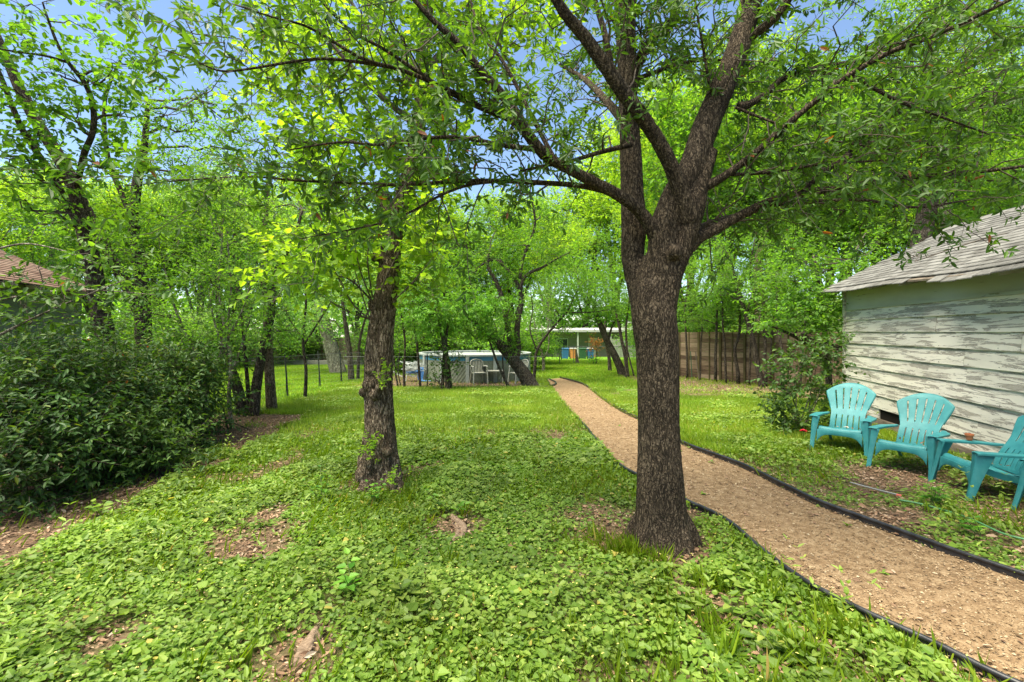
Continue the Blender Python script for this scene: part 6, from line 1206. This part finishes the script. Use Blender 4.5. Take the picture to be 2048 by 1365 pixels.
# trees behind the shed and the fence
def big(name, label, px, d, top, pts, blobs, leaf, bark, seed, **kw):
    x = (px-1024)/F*d; b = np.array([x, d, gz(0, d)])
    tr = [poly_px([(q[0], q[1], d+(q[3] if len(q) > 3 else 0), q[2]) for q in l_], 5) for l_ in pts]
    return tree(name, label, 'tree', b, [poly([[*b, pts[0][0][2]*1.15], [*tr[0][0][0], pts[0][0][2]]], 4)]+tr, [(Wp(q[0], q[1], d+q[2]), np.array(q[3])*np.ones(3), q[4] if len(q) > 4 else 1) for q in blobs], leaf, bark, None, seed, **kw)
big('shed_tree', 'thick dark leaning trunk directly behind the shed roof', 1835, 14, 0, [[(1836, 560, .30), (1842, 480, .25), (1852, 430, .24), (1866, 360, .22), (1872, 310, .21), (1862, 250, .18), (1850, 180, .14), (1860, 80, .1), (1880, -40, .06)], [(1870, 310, .12), (1900, 260, .10), (1950, 200, .08), (2010, 140, .05)], [(1860, 260, .1), (1810, 190, .08), (1760, 110, .06)]],
  [(1760, 120, 0, (1.2, 1.1, .7)), (1860, 60, .3, (1.3, 1.2, .8)), (1960, 150, 0, (1.2, 1.1, .7)), (2040, 220, 0, (1.2, 1.1, .7)), (1900, 260, -.5, (1, .9, .5)), (1780, 260, -.5, (1, .9, .5)), (1960, 340, -.3, (1.1, 1, .5)), (2060, 350, 0, (1.1, 1, .6)), (1860, 390, .6, (1.2, 1, .5)), (1740, 380, .5, (1.2, 1, .5)), (2040, 60, 0, (1.3, 1.2, .8)), (1780, -20, 0, (1.4, 1.2, .9)), (1960, -20, 0, (1.4, 1.2, .9)), (1980, 410, .8, (1.1, 1, .4))], 'mid_leaf', 'dark_bark', 121, ntw=190, tl=.5, nl=8, L=.10, ar=.48, shape='oval')
big('shed_tree', 'paler straight trunk behind the shed roof right of the dark leaning trunk', 1894, 16, 0, [[(1894, 560, .2), (1893, 450, .17), (1892, 380, .15), (1885, 300, .13), (1870, 200, .10), (1860, 100, .06)]],
  [(1860, 180, 1, (1.4, 1.3, .9)), (1930, 120, 1, (1.4, 1.3, .9)), (1880, 20, 1, (1.5, 1.3, 1)), (1800, 330, 1, (1.3, 1.2, .8)), (1940, 320, 1.5, (1.4, 1.3, .8)), (1880, 430, 1.5, (1.5, 1.3, .6))], 'lime_leaf', 'pale_bark', 122, ntw=190, tl=.55, nl=8, L=.12, ar=.5, shape='dia')
big('fence_back_tree', 'thick pale leaning trunk rising behind the wooden fence', 1500, 25, 0, [[(1502, 670, .42), (1488, 640, .38), (1470, 590, .34), (1455, 540, .30), (1440, 490, .26), (1430, 420, .2), (1440, 340, .14)], [(1468, 585, .15), (1500, 530, .12), (1530, 470, .08)]],
  [(1430, 430, 0, (2, 1.8, 1.1)), (1500, 400, 0, (2, 1.8, 1.1)), (1560, 450, 0, (1.8, 1.6, 1)), (1390, 350, 0, (2, 1.8, 1.2)), (1470, 290, 0, (2.2, 2, 1.3)), (1560, 330, 0, (2, 1.8, 1.2)), (1420, 540, -1, (1.6, 1.5, .8), .7), (1540, 550, -1, (1.6, 1.4, .7), .7), (1420, 200, 0, (2.2, 2, 1.3)), (1540, 200, 0, (2.2, 2, 1.3))], 'lime_leaf', 'pale_bark', 123, ntw=230, tl=.75, nl=8, L=.16, ar=.5, shape='dia')
big('fence_back_tree', 'short reddish-brown trunk rising behind the fence right of the pale leaning trunk', 1520, 22, 0, [[(1521, 690, .30), (1521, 660, .28), (1522, 620, .26), (1516, 570, .22), (1520, 500, .15), (1540, 430, .1)]],
  [(1540, 480, 0, (1.6, 1.5, .9)), (1600, 520, 0, (1.5, 1.4, .8)), (1600, 430, 0, (1.8, 1.6, 1)), (1660, 470, 0, (1.7, 1.5, .9)), (1640, 380, 0, (1.8, 1.6, 1)), (1700, 420, .5, (1.8, 1.6, .9)), (1580, 590, -.5, (1.3, 1.2, .6), .7), (1620, 280, 0, (2, 1.8, 1.2)), (1720, 320, .5, (2, 1.8, 1.2))], 'mid_leaf', 'rough_bark', 124, ntw=230, tl=.65, nl=8, L=.13, ar=.5, shape='dia')

# ------------------------------------------------------------------ background trees: four kinds, then copies
def proto(name, label, Hh, cr, leaf, bark, seed, trunk_r=.2, nb=26, L=.15, low=.28, flat_=.8):
    rg = np.random.default_rng(seed); lean = rg.normal(0, .06, 2)*Hh
    main = poly([[0, 0, -.3, trunk_r*1.25], [0.0, 0, .4, trunk_r], [lean[0]*.3, lean[1]*.3, Hh*.3, trunk_r*.8], [lean[0]*.6, lean[1]*.6, Hh*.55, trunk_r*.55], [lean[0], lean[1], Hh*.82, trunk_r*.2]], 6); tr = [main]
    for k in range(4):
        an = k*1.57+rg.uniform(0, 1); s, r_ = main[0][int(6*(1.4+.25*k))], trunk_r*.42; e = np.array([math.cos(an)*cr*.6, math.sin(an)*cr*.6, Hh*(.55+.08*k)]); m_ = (s+e)/2+[0, 0, .04*Hh]; tr.append(poly([[*s, r_], [*m_, r_*.7], [*e, r_*.3]], 5))
    bl = []
    for k in range(nb):
        v = nrm(rg.normal(size=3)); rr = rg.random()**.45; c = np.array([v[0]*cr*rr, v[1]*cr*rr, Hh*(low+1)/2+v[2]*rr*Hh*(1-low)/2*.92]); bl.append((c, np.array([1, 1, .62])*cr*rg.uniform(.24, .4), rg.uniform(.7, 1.3)))
    return tree(name, label, 'tree', (0, 0, 0), tr, bl, leaf, bark, None, seed, ntw=88, tl=.7, nl=9, L=L, ar=.55, shape='dia', sides=8, sub=3, tr=.006, limb_r=.06)
PR = [proto('background_tree', '', 11, 3.2, 'lime_leaf', 'dark_bark', 201), proto('background_tree', '', 9, 3.0, 'mid_leaf', 'dark_bark', 202, .16), proto('background_tree', '', 13, 3.8, 'pale_leaf', 'pale_bark', 203, .26, 30, .17, .3), proto('understory_shrub', '', 3.4, 1.9, 'mid_leaf', 'dark_bark', 204, .05, 16, .11, .02)]
used = [False]*4
def back(kind, px, d, h, label, group, leaf=None, rz=0.0, sxy=1.0):
    o = PR[kind] if not used[kind] else copy_tree(PR[kind]); used[kind] = True
    o.location = ((px-1024)/F*d, d, float(gz(0, d))); s = h/[11, 9, 13, 3.4][kind]; o.scale = (s*sxy, s*sxy, s); o.rotation_euler = (0, 0, rz); o['label'] = label; o['group'] = group
    o['category'] = 'shrub' if kind == 3 else 'tree'
    for c in o.children:
        if c.name.startswith('crown'):
            c.material_slots[0].link = 'OBJECT'; c.material_slots[0].material = M[leaf or ['lime_leaf', 'mid_leaf', 'pale_leaf', 'mid_leaf'][kind]]
    return o
rb = np.random.default_rng(300)
G1, L1 = 'trees beyond the left lawn', 'leafy tree in the green belt beyond the left lawn and brown-roofed house'
for px, d, h, k, lf in [(-60, 22, 10, 0, 'lime_leaf'), (90, 26, 11, 2, 'pale_leaf'), (190, 30, 12, 0, 'lime_leaf'), (310, 33, 13, 1, 'lime_leaf'), (400, 35, 14, 2, 'pale_leaf'), (490, 34, 14, 0, 'lime_leaf'), (570, 37, 14, 2, 'pale_leaf'), (640, 40, 14, 1, 'lime_leaf'), (150, 38, 15, 1, 'lime_leaf'), (300, 44, 16, 2, 'pale_leaf'), (460, 46, 17, 1, 'pale_leaf')]:
    back(k, px, d, h, L1, G1, lf, rb.uniform(0, 6))
G2, L2 = 'trees behind the pool and far lawn', 'leafy tree standing in the belt behind the swimming pool and far lawn'
for px, d, h, k, lf in [(720, 36, 12, 0, 'lime_leaf'), (790, 34, 11, 1, 'pale_leaf'), (850, 30, 10, 1, 'lime_leaf'), (920, 32, 11, 2, 'pale_leaf'), (985, 36, 11, 0, 'pale_leaf'), (1035, 34, 12, 1, 'lime_leaf'), (1100, 62, 20, 2, 'pale_leaf'), (1165, 64, 24, 1, 'lime_leaf'), (1240, 66, 30, 0, 'lime_leaf'), (760, 48, 15, 2, 'pale_leaf'), (880, 50, 16, 0, 'lime_leaf'), (1310, 62, 32, 0, 'lime_leaf')]:
    back(k, px, d, h, L2, G2, lf, rb.uniform(0, 6))
G3, L3 = 'trees behind the wooden fence', 'bright leafy tree in the belt behind the wooden fence and the shed'
for px, d, h, k, lf in [(1330, 30, 16, 0, 'lime_leaf'), (1400, 26, 15, 1, 'mid_leaf'), (1450, 30, 20, 2, 'lime_leaf'), (1560, 28, 17, 0, 'mid_leaf'), (1640, 23, 14, 1, 'mid_leaf'), (1700, 29, 19, 2, 'mid_leaf'), (1800, 23, 15, 0, 'lime_leaf'), (1900, 21, 13, 1, 'mid_leaf'), (2010, 23, 15, 0, 'lime_leaf'), (2100, 19, 12, 2, 'mid_leaf'), (1370, 40, 24, 1, 'lime_leaf'), (1540, 42, 26, 0, 'lime_leaf'), (1760, 38, 23, 1, 'lime_leaf'), (1960, 34, 20, 2, 'lime_leaf')]:
    back(k, px, d, h, L3, G3, lf, rb.uniform(0, 6), .85)
G4, L4 = 'shrubs under the background trees', 'rounded green shrub filling the gap under the background trees'
for px, d, h, lf in [(560, 33, 2.6, 'mid_leaf'), (615, 35, 3, 'dark_leaf'), (740, 33, 3, 'dark_leaf'), (790, 24.5, 3, 'mid_leaf'), (830, 26, 3.4, 'dark_leaf'), (880, 25, 3.2, 'mid_leaf'), (930, 26, 3.2, 'dark_leaf'), (985, 25, 3.0, 'mid_leaf'), (1030, 27, 2.8, 'mid_leaf'), (1060, 33, 2.6, 'pale_leaf'), (480, 30, 3.4, 'mid_leaf'), (400, 28, 3.6, 'pale_leaf'), (320, 26, 3.6, 'mid_leaf'), (1290, 45, 3.4, 'mid_leaf'), (1390, 26, 4, 'mid_leaf'), (1440, 25, 4, 'mid_leaf'), (1580, 22, 3.8, 'mid_leaf'), (1640, 20, 3.8, 'pale_leaf'), (1340, 30, 3.8, 'pale_leaf')]:
    back(3, px, d, h, L4, G4, lf, rb.uniform(0, 6), 1.25)
# far woods beyond everything, one mass
g = Geo(); rg = np.random.default_rng(400); n = 42000; an = rg.uniform(-1.15, 1.15, n); d = rg.uniform(62, 92, n); x, y = np.sin(an)*d, np.cos(an)*d
hh = 9+4*fbm(an*6+5, an*0+1, o=3)-3; z = gz(0, 60)+hh*rg.random(n)**.75
leaves(g, np.stack([x, y, z], 1), rdir(rg, n, .6), np.stack([rg.normal(0, .6, n), -np.ones(n)*.3, np.ones(n)], 1), rg.uniform(.5, 1.1, n), rg.uniform(.35, .7, n), 'dia', rg.random(n))
tagp(part('far_woods', g, M['mid_leaf']), 'far green woods closing the view behind the gardens', 'woods', kind='stuff')
print('verts', sum(len(m.vertices) for m in bpy.data.meshes), 'objects', len(bpy.data.objects))
